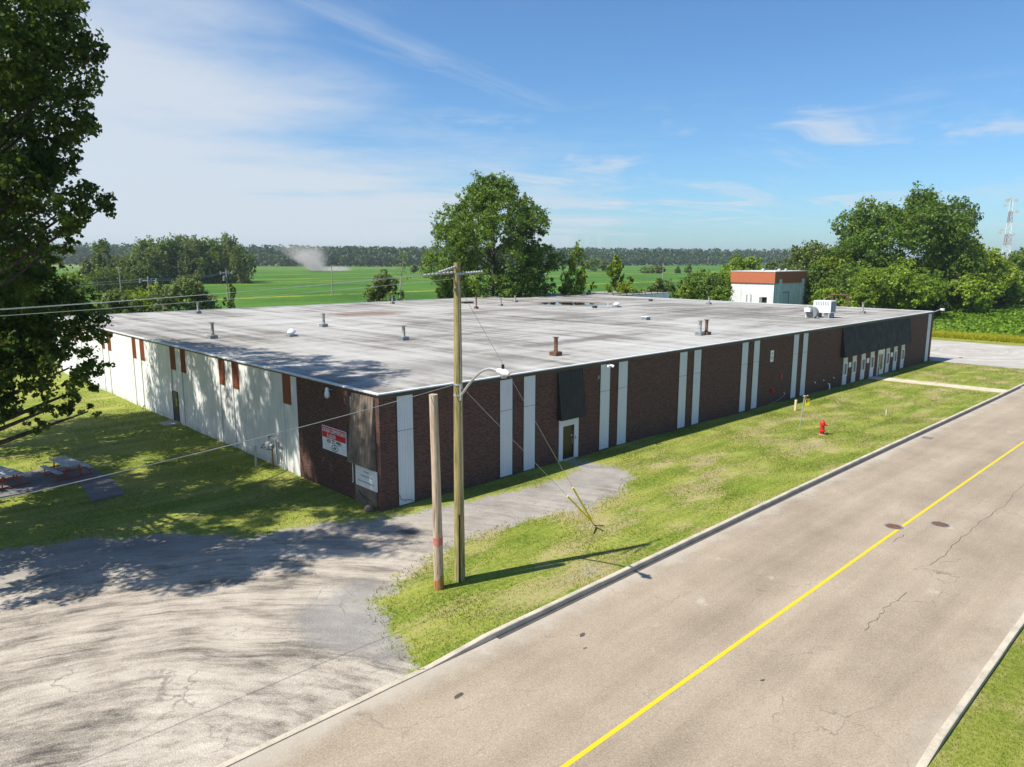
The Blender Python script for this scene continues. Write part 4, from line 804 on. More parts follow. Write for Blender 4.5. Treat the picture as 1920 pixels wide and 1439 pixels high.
# ------------------------------------------------------------------ trees and shrubs
LEAF_COT = mat_leaf('leaf_cottonwood', (0.032, 0.069, 0.013), (0.090, 0.162, 0.021), (0.225, 0.322, 0.039))
LEAF_DARK = mat_leaf('leaf_dark', (0.016, 0.034, 0.008), (0.052, 0.092, 0.015), (0.170, 0.235, 0.030), .38)
LEAF_BRIGHT = mat_leaf('leaf_bright', (0.054, 0.099, 0.013), (0.153, 0.247, 0.021), (0.324, 0.412, 0.036))
LEAF_YELLOW = mat_leaf('leaf_yellow_green', (0.067, 0.118, 0.013), (0.193, 0.275, 0.021), (0.360, 0.424, 0.036))
LEAF_OLIVE = mat_leaf('leaf_olive', (0.043, 0.072, 0.016), (0.108, 0.154, 0.032), (0.223, 0.275, 0.065))
LEAF_GREY = mat_leaf('leaf_grey_green', (0.040, 0.069, 0.023), (0.104, 0.148, 0.044), (0.234, 0.281, 0.091))
LEAF_FAR = mat_leaf('leaf_far_wood', (0.021, 0.045, 0.018), (0.051, 0.092, 0.030), (0.120, 0.175, 0.060), .2)
def leaf_quads(C, size, rng, up=0.35, outw=None):
    n = len(C); nr = rng.normal(size=(n, 3))
    if outw is not None: nr = nr * 0.75 + outw * 0.8
    nr[:, 2] += up; nr /= np.linalg.norm(nr, axis=1)[:, None] + 1e-9
    a = np.cross(nr, rng.normal(size=(n, 3))); a /= np.linalg.norm(a, axis=1)[:, None] + 1e-9; b = np.cross(nr, a)
    s = (size * rng.uniform(.6, 1.35, n))[:, None]; w = s * rng.uniform(.55, .85, n)[:, None]
    V = np.stack([C - a * s * .5, C + b * w * .5 + nr * s * .06, C + a * s * .5, C - b * w * .5 + nr * s * .06], 1).reshape(-1, 3)
    return V, np.arange(4 * n).reshape(-1, 4)
def crown_points(clumps, n, rng, sub=9):
    """leaves sit on small twig clusters spread over every bough clump"""
    cl = np.array(clumps, float); vol = np.cbrt(cl[:, 3] * cl[:, 4] * cl[:, 5]) ** 2.2; cnt = np.maximum(6, (n * vol / vol.sum()).astype(int)); PT = []; OW = []; TN = []
    for (x, y, z, rx, ry, rz), c in zip(cl, cnt):
        k = max(4, int(sub * (rx + rz) / 2 ** .5 / 1.2)) if sub > 0 else 6; k = min(k, 40)
        d = rng.normal(size=(k, 3)); d /= np.linalg.norm(d, axis=1)[:, None]; r = rng.uniform(.45, 1.0, k)[:, None] ** .6; sc = np.array([rx, ry, rz]); cc = d * r
        pick = rng.integers(0, k, c); sr = rng.uniform(.20, .42, k)
        e = rng.normal(size=(c, 3)); e /= np.linalg.norm(e, axis=1)[:, None]; e *= rng.uniform(0, 1, c)[:, None] ** .5
        q = cc[pick] + e * sr[pick][:, None]; PT.append(np.array([x, y, z]) + q * sc)
        ow = q / (np.linalg.norm(q, axis=1)[:, None] + 1e-6); OW.append(ow); bt = rng.uniform(-.16, .16); ct = rng.uniform(-.13, .13, k)
        TN.append(.5 + bt + ct[pick] + rng.normal(0, .16, c))
    return np.concatenate(PT), np.concatenate(OW), np.clip(np.concatenate(TN), 0, 1)
def limbs(base, top, clumps, r0, rng, mat, parent, name='trunk', frac=.5):
    b = MB(); base = Vector(base); top = Vector(top); n = 6; mids = [base + (top - base) * (i / n) + Vector((rng.uniform(-.03, .03), rng.uniform(-.03, .03), 0)) * (top - base).length * (0 if i == 0 else .5) for i in range(n + 1)]
    b.tube(mids, [r0 * (1.35 if i == 0 else 1 - .85 * i / n) for i in range(n + 1)], 8)
    for c in clumps:
        if rng.random() > frac: continue
        e = Vector(c[:3]); h = max(.12, min(.85, (e.z - base.z) / max(.1, top.z - base.z) * .7)); s = base + (top - base) * h; m = s.lerp(e, .5) + Vector((0, 0, -.06 * (e - s).length)); rr = r0 * (1 - .8 * h) * .5
        b.tube([s, m, e], [rr, rr * .65, rr * .2], 6)
    return b.build(name, mat, parent, True)
def make_tree(name, label, cat, base, H, RW, leafm, seed, n=9000, leaf=.4, bottom=.18, nclump=26, shape='round', trunk=.25, group=None, bark=BARK, open_=1.0):
    rng = np.random.default_rng(seed); base = np.array(base, float); t = thing(name, label, cat, tuple(base), group); zb = H * bottom; hc = (H - zb) / 2; zc = zb + hc; cl = []
    for i in range(nclump):
        if shape == 'spire':
            f = rng.uniform(0, 1); z = zb + (H - zb) * f * .96; r = RW * (np.sin(PI * (.12 + .86 * f ** .75)) ** .75); a = rng.uniform(0, 2 * PI); rr = r * rng.uniform(.15, .95); s = RW * rng.uniform(.30, .46) * (1 - .45 * f); cl.append((rr * math.cos(a), rr * math.sin(a), z, s, s, s * 1.7))
        elif shape in ('shrub', 'full', 'dense'):
            f = (i + rng.uniform(0, 1)) / nclump; s = RW * rng.uniform(.20, .34) * open_ * (1.25 if shape == 'shrub' else 1); z = s * .5 + (H - s * 1.1) * f; pr = math.sqrt(max(.02, 1 - max(0, (f - .28) / .74) ** 2)) if shape == 'shrub' else float(np.interp(f, [0, .2, .42, .62, .82, .93, 1], [.72, .92, 1.06, 1.0, .76, .45, .15])); a = rng.uniform(0, 2 * PI); rr = max(0, RW * pr - s * .55) * rng.uniform(.25, 1) ** .5; cl.append((rr * math.cos(a), rr * math.sin(a), z, s, s, s * rng.uniform(.75, 1.1)))
        else:
            d = rng.normal(size=3); d /= np.linalg.norm(d); r = rng.uniform(.25, 1) ** .45; d[2] = d[2] if shape != 'shrub' else abs(d[2]) * 1.0 - .25
            s = RW * rng.uniform(.22, .38) * open_; zz = zc + d[2] * r * max(.1, hc - s * .7); lim = 1.0
            if shape == 'vase': lim = .45 + .55 * (zz - zb) / (H - zb)
            cl.append((d[0] * r * (RW - s * .6) * lim, d[1] * r * (RW - s * .6) * lim, zz, s, s, s * rng.uniform(.7, 1.05)))
    cl = [(c[0] + base[0], c[1] + base[1], c[2] + base[2], *c[3:]) for c in cl]
    pt, ow, tn = crown_points(cl, n, rng); pt[:, 2] = np.maximum(pt[:, 2], base[2] + .05)
    V, F = leaf_quads(pt, leaf, rng, .35, ow); np_mesh('crown', V, F, leafm, t, fattrs={'tint': tn})
    limbs((base[0], base[1], base[2] - .2), (base[0] + rng.uniform(-.04, .04) * H, base[1] + rng.uniform(-.04, .04) * H, base[2] + H * .82), cl, trunk, random.Random(seed), bark, t); return t
def by_pixel(name, label, cat, u, d, vtop, wpx, leafm, seed, **kw):
    p = at_dist(u, d); H = height_at(p[0], p[1], u, vtop) - p[2]; slant = math.hypot(d, 0); RW = wpx / 2 / FPX * slant * .97
    return make_tree(name, label, cat, p, max(1.2, H), RW, leafm, seed, leaf=kw.pop('leaf', max(.2, .0031 * d)), trunk=kw.pop('trunk', max(.06, H * .014)), **kw)
# the big tree over the picnic tables: boughs placed where the photo shows them, the rest of the crown behind and off to the west
def big_tree():
    rng = np.random.default_rng(11); base = (-16.5, 11.5, 0.0); t = thing('cottonwood_tree', 'huge dark cottonwood leaning over the picnic tables', 'tree', base); cl = []
    def at(u, v, y, r, rz=None): p = onY(u, v, y); cl.append((p[0], p[1], p[2], r, r, rz or r * .75))
    for u, v, y, r in [(60, 25, 8, 2.3), (115, 60, 8, 1.6), (150, 85, 6.5, 1.1), (185, 95, 6, .55), (40, 130, 9, 2.6), (110, 140, 8, 1.9), (150, 160, 7, 1.0), (60, 215, 9, 2.3), (125, 225, 7, 1.5), (160, 232, 6.5, .8), (85, 280, 8, 1.6), (20, 300, 9, 2.3), (120, 295, 7, .8),
                       (60, 345, 8, 1.8), (130, 352, 7, 1.2), (165, 375, 6.5, 1.1), (190, 392, 6, .6), (110, 400, 7, 1.4), (20, 400, 9, 1.6), (70, 440, 8, 1.0), (135, 440, 6.5, .7), (95, 470, 7.5, .9), (100, 500, 7.5, .45), (12, 450, 8, .8),
                       (40, 560, 10, 2.4), (110, 590, 9, 1.7), (150, 600, 8, 1.2), (10, 620, 11, 2.2), (85, 640, 9, 1.8), (160, 640, 8, 1.0), (188, 618, 7, .6), (130, 690, 8, 1.4), (180, 690, 7, .7), (50, 710, 10, 1.8), (150, 730, 8, .9), (110, 760, 8, 1.0), (165, 772, 7.5, .55), (75, 790, 8.5, .75), (25, 700, 10, 1.4), (5, 770, 9, 1.1), (150, 560, 9, .8)]: at(u, v, y, r * .84)
    for i in range(60):                                   # crown beyond the frame edge, all round the trunk
        a = rng.uniform(0, 2 * PI); f = rng.uniform(0, 1); z = 5 + 22 * f; rad = (8.2 if z > 9 else 6.0) * math.sqrt(max(.05, 1 - ((z - 15.5) / 12.5) ** 2)); r = rng.uniform(.35, 1) ** .5 * rad; x = base[0] + r * math.cos(a); y = base[1] + r * math.sin(a) * 1.25; s = rng.uniform(1.4, 2.5)
        q = RM.T @ (np.array([x + s * .5, y - s * .3, z]) - CAM); u = CX + FPX * q[0] / -q[2]
        if u > -15: x -= (u + 15) / FPX * -q[2] * 1.1
        cl.append((x, y, z, s, s, s * .75))
    for x, y, z, s in [(-16, 2, 12, 2.0), (-16, 2, 20, 2.0), (-18, 4, 15, 2.5), (-19, 5, 11, 2.3), (-12.5, 8, 24, 2.2), (-14, 12, 25.5, 2.4), (-11.5, 16, 22, 2.2), (-12.5, 19, 18, 2.3), (-9.5, 10, 24, 2.0), (-9.3, 14, 25, 2.2), (-9.5, 18, 24, 2.2), (-9.5, 21, 22, 2.2), (-16, 19.5, 11, 2.2), (-18.5, 20.3, 14, 2.2), (-20.5, 20.5, 17, 2.2), (-19, 19.8, 10, 2.0), (-19, 12, 10, 2.2), (-21, 13, 13, 2.2), (-17.5, 9, 9, 2.0), (-22, 9, 13, 2.3), (-15.5, 17, 8, 1.7)]: cl.append((x, y, z, s, s, s * .75))
    pt, ow, tn = crown_points(cl, 225000, rng, 16); V, F = leaf_quads(pt, .20, rng, .25, ow); np_mesh('crown', V, F, LEAF_DARK, t, fattrs={'tint': tn})
    limbs((base[0], base[1], -.2), (base[0] + .6, base[1] - .5, 24), cl, .42, random.Random(2), BARK, t, frac=.6)
big_tree()
make_tree('cottonwood_tree', 'second dark cottonwood shading the white wall behind the first', 'tree', (-13.0, 28.0, 0), 26, 8.4, LEAF_DARK, 31, n=60000, leaf=.26, bottom=.2, nclump=46, trunk=.4)
by_pixel('cottonwood_tree', 'tall full cottonwood standing alone behind the middle of the roof', 'tree', 925, 128, 328, 268, LEAF_COT, 41, n=80000, nclump=170, bottom=.02, trunk=.35, open_=.62, shape='full')
G1 = 'trees and shrubs behind the warehouse roof'
for a in [('sapling', 'slim pale poplar sapling just right of the tall cottonwood', 'tree', 1085, 131, 455, 66, LEAF_BRIGHT, 50, dict(n=9000, shape='spire', nclump=44, bottom=.05)), ('sapling', 'shorter slim poplar sapling farther from the tall cottonwood', 'tree', 1156, 140, 481, 54, LEAF_BRIGHT, 51, dict(n=7000, shape='spire', nclump=40, bottom=.05)),
          ('shrub', 'yellow-green shrub at the foot of the shorter poplar sapling', 'shrub', 1182, 137, 520, 60, LEAF_YELLOW, 52, dict(n=5000, shape='shrub', bottom=.0, nclump=16)), ('shrub', 'olive scrub above the white annex wall', 'shrub', 1245, 150, 522, 84, LEAF_OLIVE, 53, dict(n=5200, shape='shrub', bottom=0, nclump=18)),
          ('shrub', 'bright shrub at the foot of the slim pale sapling', 'shrub', 1062, 128, 528, 54, LEAF_BRIGHT, 54, dict(n=4000, shape='shrub', bottom=0, nclump=12)), ('shrub', 'leafy shrub on the left foot of the tall cottonwood', 'shrub', 838, 126, 520, 62, LEAF_COT, 55, dict(n=4000, shape='shrub', bottom=0, nclump=18)),
          ('shrub', 'olive willow shrub with a bent dead stem behind the roof', 'shrub', 722, 134, 510, 88, LEAF_OLIVE, 56, dict(n=8000, shape='shrub', bottom=0, nclump=24)),
          ('shrub', 'vine-covered stump shrub standing alone in the field edge', 'shrub', 430, 130, 536, 36, LEAF_COT, 57, dict(n=3600, shape='spire', bottom=0, nclump=18)), ('shrub', 'grey-green shrub with dead branches behind the roof edge', 'shrub', 342, 122, 518, 128, LEAF_GREY, 58, dict(n=12000, shape='shrub', bottom=0, nclump=30)),
          ('shrub', 'yellow-green shrub left of the grey-green shrub', 'shrub', 268, 126, 540, 110, LEAF_YELLOW, 59, dict(n=9000, shape='shrub', bottom=0, nclump=22)), ('shrub', 'olive-yellow shrub at the far corner of the white wall', 'shrub', 212, 122, 546, 100, LEAF_OLIVE, 60, dict(n=8000, shape='shrub', bottom=0, nclump=20)),
          ('tree', 'bright green young tree behind the hanging cottonwood boughs', 'tree', 42, 150, 472, 88, LEAF_BRIGHT, 61, dict(n=6000, nclump=26, bottom=.05)), ('tree', 'dark bushy tree behind the hanging boughs by the wires', 'tree', -10, 120, 486, 150, LEAF_DARK, 62, dict(n=9000, nclump=34, bottom=.02)), ('shrub', 'dark shrub with bare twigs by the power wires', 'shrub', 105, 125, 535, 120, LEAF_COT, 63, dict(n=5000, shape='shrub', bottom=0, nclump=24))]:
    by_pixel(*a[:9], **a[9], group=G1)
G2 = 'trees around the small white building'
for a in [('tree', 'largest broad dark green tree rising over the hedgerow', 'tree', 1690, 205, 348, 236, LEAF_COT, 70, dict(n=52000, nclump=110, bottom=.06, trunk=.4, open_=.66)), ('tree', 'tall greyer tree on the right flank of the largest tree', 'tree', 1787, 226, 372, 108, LEAF_GREY, 71, dict(n=12000, nclump=44, bottom=.08, shape='vase')), ('tree', 'medium tree on the left flank of the largest tree', 'tree', 1597, 206, 432, 96, LEAF_COT, 72, dict(n=9000, nclump=34, bottom=.05)),
          ('tree', 'yellowish tree just behind the white building', 'tree', 1520, 222, 446, 112, LEAF_OLIVE, 73, dict(n=10000, nclump=40, bottom=.03)), ('tree', 'yellow-green tree right of the white building', 'tree', 1560, 198, 478, 84, LEAF_YELLOW, 74, dict(n=8000, nclump=32, bottom=.02)), ('tree', 'round bushy maple in front of the largest tree', 'tree', 1682, 172, 490, 158, LEAF_BRIGHT, 75, dict(n=17000, nclump=60, bottom=.03, open_=.8)),
          ('shrub', 'bright low shrub behind the rusty frame', 'shrub', 1556, 168, 540, 64, LEAF_BRIGHT, 76, dict(n=4500, shape='shrub', bottom=0, nclump=22)), ('shrub', 'bright low shrub right of the rusty frame', 'shrub', 1618, 162, 545, 64, LEAF_BRIGHT, 77, dict(n=4500, shape='shrub', bottom=0, nclump=22)), ('tree', 'grey-green tree right of the round maple', 'tree', 1762, 198, 505, 96, LEAF_GREY, 78, dict(n=8000, nclump=30, bottom=.02)),
          ('tree', 'yellow-green tree at the field edge below the tower', 'tree', 1842, 214, 456, 112, LEAF_YELLOW, 79, dict(n=10000, nclump=36, bottom=.02)), ('tree', 'bright hedgerow tree beside the soya field', 'tree', 1822, 196, 505, 96, LEAF_BRIGHT, 80, dict(n=8000, nclump=30, bottom=0)), ('tree', 'dark hedgerow tree beneath the lattice tower', 'tree', 1896, 246, 470, 104, LEAF_COT, 81, dict(n=9000, nclump=32, bottom=0)), ('tree', 'hedgerow tree to the right of the lattice tower', 'tree', 1948, 262, 448, 110, LEAF_OLIVE, 82, dict(n=8000, nclump=30, bottom=0)),
          ('tree', 'low dark hedgerow tree with its shade on the soya', 'tree', 1872, 222, 510, 90, LEAF_COT, 83, dict(n=7000, nclump=28, bottom=0)), ('tree', 'low hedgerow tree past the dark one by the soya', 'tree', 1928, 238, 508, 90, LEAF_BRIGHT, 84, dict(n=7000, nclump=28, bottom=0)), ('tree', 'broad bright tree left of the white building', 'tree', 1392, 205, 478, 108, LEAF_BRIGHT, 85, dict(n=11000, nclump=40, bottom=.0)),
          ('shrub', 'dense shrub bank left of the white building', 'shrub', 1322, 178, 506, 104, LEAF_COT, 86, dict(n=8000, shape='shrub', nclump=34, bottom=0)), ('shrub', 'rounded shrub touching the white building corner', 'shrub', 1358, 172, 540, 54, LEAF_BRIGHT, 87, dict(n=4000, shape='shrub', nclump=20, bottom=0)), ('shrub', 'small bright shrub at the left end of the shrub bank', 'shrub', 1288, 172, 534, 52, LEAF_YELLOW, 88, dict(n=3000, shape='shrub', nclump=16, bottom=0)),
          ('tree', 'pale distant tree peeking over the white building', 'tree', 1455, 290, 486, 66, LEAF_GREY, 89, dict(n=4000, nclump=22, bottom=0)), ('shrub', 'dark shrub filling the shade behind the white building', 'shrub', 1535, 196, 500, 90, LEAF_COT, 90, dict(n=6000, shape='shrub', nclump=26, bottom=0)), ('shrub', 'dark shrub beneath the largest tree beside the maple', 'shrub', 1610, 192, 495, 110, LEAF_COT, 91, dict(n=8000, shape='shrub', nclump=30, bottom=0)), ('shrub', 'dark shrub at the right foot of the round maple', 'shrub', 1745, 182, 540, 70, LEAF_DARK, 92, dict(n=5000, shape='shrub', nclump=22, bottom=0))]:
    by_pixel(*a[:9], **a[9], group=G2)
rg = random.Random(6)
for i in range(17):
    u = 262 + i * 11.6 + rg.uniform(-3, 3); edge = min(1, (i + 1) / 3, (17 - i) / 3); by_pixel('poplar_tree', 'slender poplar in the dense grove beyond the field poles', 'tree', u, 395 + rg.uniform(-14, 14), 444 + rg.uniform(-4, 8) + (1 - edge) * 16, 58, [LEAF_GREY, LEAF_OLIVE, LEAF_COT][i % 3], 200 + i, n=4200, nclump=34, shape='spire', bottom=.0, leaf=.95, group='poplars of the field grove')
for i, (u, d, v, w, m, sh, lb) in enumerate([(190, 330, 450, 52, LEAF_OLIVE, 'spire', 'thin-topped tree left of the poplar grove'), (228, 325, 474, 74, LEAF_OLIVE, 'round', 'round olive tree between the thin-topped tree and the grove'), (160, 320, 492, 50, LEAF_GREY, 'spire', 'spruce-like tree at the left end of the field trees'), (205, 300, 505, 90, LEAF_DARK, 'shrub', 'dark thicket below the thin-topped tree'), (262, 310, 498, 80, LEAF_DARK, 'shrub', 'dark thicket at the left foot of the poplar grove'), (135, 260, 512, 60, LEAF_BRIGHT, 'shrub', 'bright thicket beside the hanging boughs'),
                                             (776, 620, 496, 16, LEAF_COT, 'round', 'lone small round tree far out in the green field'), (1112, 720, 482, 40, LEAF_COT, 'round', 'dark far tree clump behind the saplings'), (1136, 700, 486, 30, LEAF_GREY, 'round', 'greyer far tree right of the dark clump'), (1238, 640, 496, 22, LEAF_OLIVE, 'round', 'olive far tree beside the field pole'), (1218, 650, 504, 40, LEAF_COT, 'shrub', 'low far thicket left of the field pole'), (1291, 660, 494, 12, LEAF_COT, 'spire', 'slim far tree right of the field pole'), (1271, 655, 502, 10, LEAF_COT, 'spire', 'tiny far tree nearest the field pole')]):
    by_pixel('field_tree', lb, 'tree', u, d, v, w, m, 300 + i, n=2600 if d < 400 else 900, nclump=24, shape=sh, bottom=0, group='trees out in the fields')
def dead_stems():
    p = at_dist(745, 132); t = thing('dead_stem', 'bare leaning dead stem rising from the willow shrub', 'tree', tuple(p)); z1 = height_at(p[0], p[1], 755, 482); q = at_dist(757, 132); MB().tube([p, (p[0] * .6 + q[0] * .4, p[1] * .6 + q[1] * .4, z1 * .6), (q[0], q[1], z1)], [.14, .1, .03], 6).build('trunk', PALEBARK, t)
    rng = np.random.default_rng(77); pts = np.array([(q[0], q[1], z1)]) + rng.normal(size=(260, 3)) * np.array([.8, .8, 1.6]) - np.array([0, 0, 1.5]); V, F = leaf_quads(pts, .3, rng); np_mesh('dry_leaves', V, F, LEAF_OLIVE, t, fattrs={'tint': rng.uniform(.5, 1, 260)})
    p = at_dist(318, 116); t = thing('dead_stem', 'forked grey dead branches in front of the grey-green shrub', 'tree', tuple(p)); 
    MB().tube([p, p + np.array([0, 0, 4.2])], [.13, .05], 6).tube([p + np.array([0, 0, 1]), p + np.array([2.2, -1.5, 3.8])], [.08, .03], 6).tube([p + np.array([0, 0, 2]), p + np.array([-1.2, .8, 4.6])], [.06, .02], 6).build('trunk', PALEBARK, t)
dead_stems()
def far_wood():
    rng = np.random.default_rng(21); C_ = []; T_ = []; us = np.array([-260, 0, 150, 430, 600, 800, 1000, 1300, 1500, 1620]); vb = np.array([500, 497, 497, 499, 500, 500, 499, 498, 497, 497])
    top = np.array([452, 458, 456, 458, 462, 463, 464, 467, 468, 468])
    for row, (dd, lift) in enumerate([(0, 0), (70, 2), (160, 5), (270, 9)]):
        for u in np.arange(-260, 1625, 5.0):
            uu = u + rng.uniform(-4, 4); p = P(uu, np.interp(uu, us, vb) + rng.uniform(-.25, .25), 0.0); r = ray(uu, 500); h2 = np.array([r[0], r[1]]) / np.hypot(r[0], r[1]); x, y = p[0] + h2[0] * dd, p[1] + h2[1] * dd
            H = (height_at(p[0], p[1], uu, np.interp(uu, us, top)) - lift * .5) * rng.uniform(.72, 1.02) * (.6 if row == 0 else 1); w = rng.uniform(6, 10); k = 60
            f = rng.uniform(0, 1, k); a = rng.uniform(0, 2 * PI, k); rr = w * np.sqrt(np.clip(1 - ((f - .5) / .52) ** 2, .05, 1)) * rng.uniform(.5, 1, k); C_.append(np.stack([x + rr * np.cos(a), y + rr * np.sin(a), lift + 1 + f * (H - 1)], 1)); T_.append(np.clip(rng.uniform(.25, .6) + rng.normal(0, .15, k), 0, 1))
    C_ = np.concatenate(C_); T_ = np.concatenate(T_); V, F = leaf_quads(C_, 4.4, rng, .5); o = np_mesh('far_wood', V, F, LEAF_FAR, fattrs={'tint': T_}); o['kind'] = 'stuff'; o['label'] = 'long dark band of distant woodland along the horizon'; o['category'] = 'woodland'
far_wood()
# ------------------------------------------------------------------ distant things
def white_building():
    dd = 178.0; r = ray(1450, 557); p = CAM + r / np.hypot(r[0], r[1]) * dd; x0, y0 = p[0], p[1]; g = float(gz(x0)); zt = height_at(x0, y0, 1450, 510.5); zb = height_at(x0, y0, 1450, 532); y1 = onX(1372, 515, x0)[1]; x1 = onY(1512, 511, y0)[0]
    t = thing('white_outbuilding', 'white outbuilding with a wide rust-red band under its flat roof', 'building', (x0, y0, g))
    def hole(a, b, z): return (a, b, g + .02, z)
    da, db = sorted((onX(1424, 560, x0)[1], onX(1438, 560, x0)[1])); dt = height_at(x0, onX(1431, 557, x0)[1], 1431, 557.5)
    wall_grid('wall', 'x', x0, y0, y1, g - .2, zb, [hole(da, db, dt)], WHITEWALL, -1, t, .4); wall_grid('wall', 'y', y0, x0, x1, g - .2, zb, [], WHITEWALL, -1, t)
    bx(x0 + .42, x1 - .02, y1 - .2, y1, g - .2, zb).build('wall', WHITEWALL, t); bx(x1 - .2, x1 - .001, y0 + .02, y1 - .21, g - .2, zb).build('wall', WHITEWALL, t)
    bx(x0 + .38, x0 + .41, da - .3, db + .3, g, dt + .3).build('doorway', BLACKOPEN, t); bx(x0 - .12, x0 - .004, (da + db) / 2 + .2, db + .02, g, dt).build('open_door', GREYM, t)
    RB = plain('rust_red_band', (0.46, 0.14, 0.065), 0.65, 0.3, 0, .12); bx(x0 - .25, x1 + .1, y0 - .25, y1 + .1, zb + .003, zt).build('rust_band', RB, t); bx(x0 - .32, x1 + .17, y0 - .32, y1 + .17, zt + .002, zt + .16).build('roof_edge', FLASH, t)
    for a, c in ((1458, 1463), (1500, 1505)):
        xa, xb = onY(a, 550, y0)[0], onY(c, 550, y0)[0]; bx(xa, xb, y0 - .3, y0 - .004, g, zb + .9).build('pilaster', WHITEWALL, t); bx(xb + .002, xb + .45, y0 - .08, y0 - .005, g, zb - .01).build('downpipe', DARKM, t)
    xa, xb = onY(1467, 550, y0)[0], onY(1478, 550, y0)[0]; zt2 = height_at((xa + xb) / 2, y0, 1472, 549)
    MB().box(xa, xb + .2, y0 - .12, y0 - .006, zt2, zt2 + .18).box(xb, xb + .2, y0 - .12, y0 - .006, g, zt2 - .002).build('door_frame', GREYM, t); bx(xa + .1, xb - .01, y0 - .05, y0 - .007, g, zt2 - .003).build('door', SIDING, t)
    for u in (1400, 1408): yy = onX(u, 560, x0)[1]; bx(x0 - .1, x0 - .005, yy - .12, yy + .12, g, height_at(x0, yy, u, 552.5)).build('door_jamb', GALV, t)
    for u, w in ((1432, .5), (1462, .5), (1495, .4)): q = at_dist(u, dd + 6); MB().lathe(max(x0 + 1, min(q[0], x1 - 1)), max(y0 + 1, min(q[1], y1 - 1)), [(zt + .16, w), (zt + .6, w * .8), (zt + .75, .1)], 10).build('roof_vent', GALV, t)
white_building()
def rusty_frame():
    p = at_dist(1563, 150); q = at_dist(1596, 146); t = thing('steel_frame', 'rusty steel gantry frame behind the roof near the shrubs', 'frame', tuple(p)); zt = height_at(p[0], p[1], 1563, 553.5); zq = height_at(q[0], q[1], 1596, 554)
    pv, qv = Vector((p[0], p[1], 0)), Vector((q[0], q[1], 0)); e = (qv - pv).normalized() * .55
    for b0, z in ((pv, zt), (pv + e, zt), (qv - e, zq), (qv, zq)): MB().tube([b0 + Vector((0, 0, p[2] - .2)), b0 + Vector((0, 0, z))], .10, 6).build('post', RUSTM, t)
    MB().tube([pv + Vector((0, 0, zt)), qv + Vector((0, 0, zq))], .14, 6).build('top_beam', RUSTM, t)
    for b0, z in ((pv, zt), (qv - e, zq)):
        for k in range(5): h = z * (k + .3) / 5.3; MB().tube([b0 + Vector((0, 0, h)), b0 + e + Vector((0, 0, h + z / 6))], .06, 5).build('brace', RUSTM, t)
rusty_frame()
def tower():
    p = at_dist(1884, 560); t = thing('lattice_tower', 'red and white lattice telecom tower above the hedgerow', 'tower', tuple(p)); zt = height_at(p[0], p[1], 1884, 376); RW_ = plain('tower_red', (0.36, 0.20, 0.19), 0.6); x, y, g = p; n = 14
    def rad(f): return 2.6 * (1 - f) + .8
    for k in range(n):
        f0, f1 = k / n, (k + 1) / n; z0, z1 = g + (zt - g) * f0, g + (zt - g) * f1; b = MB()
        for i in range(3):
            a, a2 = 2 * PI * i / 3 + .4, 2 * PI * (i + 1) / 3 + .4; A0 = (x + rad(f0) * math.cos(a), y + rad(f0) * math.sin(a), z0); A1 = (x + rad(f1) * math.cos(a), y + rad(f1) * math.sin(a), z1); B0 = (x + rad(f0) * math.cos(a2), y + rad(f0) * math.sin(a2), z0); B1 = (x + rad(f1) * math.cos(a2), y + rad(f1) * math.sin(a2), z1)
            b.tube([A0, A1], .16, 5); b.tube([A0, B1], .08, 4); b.tube([B0, A1], .08, 4); b.tube([A1, B1], .08, 4)
        b.build('lattice_section', RW_ if (k // 2) % 2 else WHITEM, t)
    vr = ray(1884, 490); rt = Vector((vr[1], -vr[0], 0)).normalized()
    for dxp, v, rr in ((-3.2, 386, .9), (3.4, 398, 1.1), (-4.4, 437, 1.1), (-3.6, 432, .9), (3.0, 441, 1.0), (2.4, 377, 1.2), (-2.4, 377, 1.2), (-1.0, 375, 1.0)):
        z = height_at(x, y, 1884, v); c = Vector((x, y, z)) + rt * dxp; MB().tube([c, c + Vector((-vr[0], -vr[1], 0)) * .5], [rr * .4, rr], 10).build('dish', GALV, t); MB().tube([c, (x, y, z)], .1, 4).build('mount', GALV, t)
    MB().tube([(x, y, zt), (x, y, zt + 2.5)], .08, 4).build('mast', GALV, t)
tower()
def field_pole(u, d, vt, label, arms=0):
    p = at_dist(u, d); z = height_at(p[0], p[1], u, vt); t = thing('field_pole', label, 'utility pole', tuple(p), 'poles out in the fields'); MB().tube([(p[0], p[1], p[2] - .3), (p[0], p[1], z)], [.2, .14], 8).build('pole', PALEBARK, t)
    vr = ray(u, 490); rt = Vector((vr[1], -vr[0], 0)).normalized()
    if arms:
        c = Vector((p[0], p[1], z - .7)); MB().tube([c - rt * 1.2, c + rt * 1.2], .07, 6).build('crossarm', GALV, t)
        for s in (-1.15, 1.15, .4): MB().lathe(c.x + rt.x * s, c.y + rt.y * s, [(c.z - .35, .14), (c.z + .3, .14), (c.z + .35, .05)], 8).build('insulator', PORC, t)
    if arms == 2: MB().lathe(p[0] + rt.x * -.5, p[1] + rt.y * -.5, [(z - 2.4, .3), (z - 1.4, .3), (z - 1.3, .12)], 10).build('transformer', GREYM, t)
    return Vector((p[0], p[1], z))
p1 = field_pole(222, 250, 501, 'plain grey pole standing before the dark thicket'); p2 = field_pole(275, 128, 518.5, 'pole with two white insulators among the yellow shrubs', 1); p3 = field_pole(423, 170, 506, 'pole with crossarm and transformer at the right end of the grove', 2); field_pole(621, 258, 497, 'thin bare pole in the field left of the dead stem'); field_pole(1244, 400, 494, 'pale bare pole in the field above the annex')
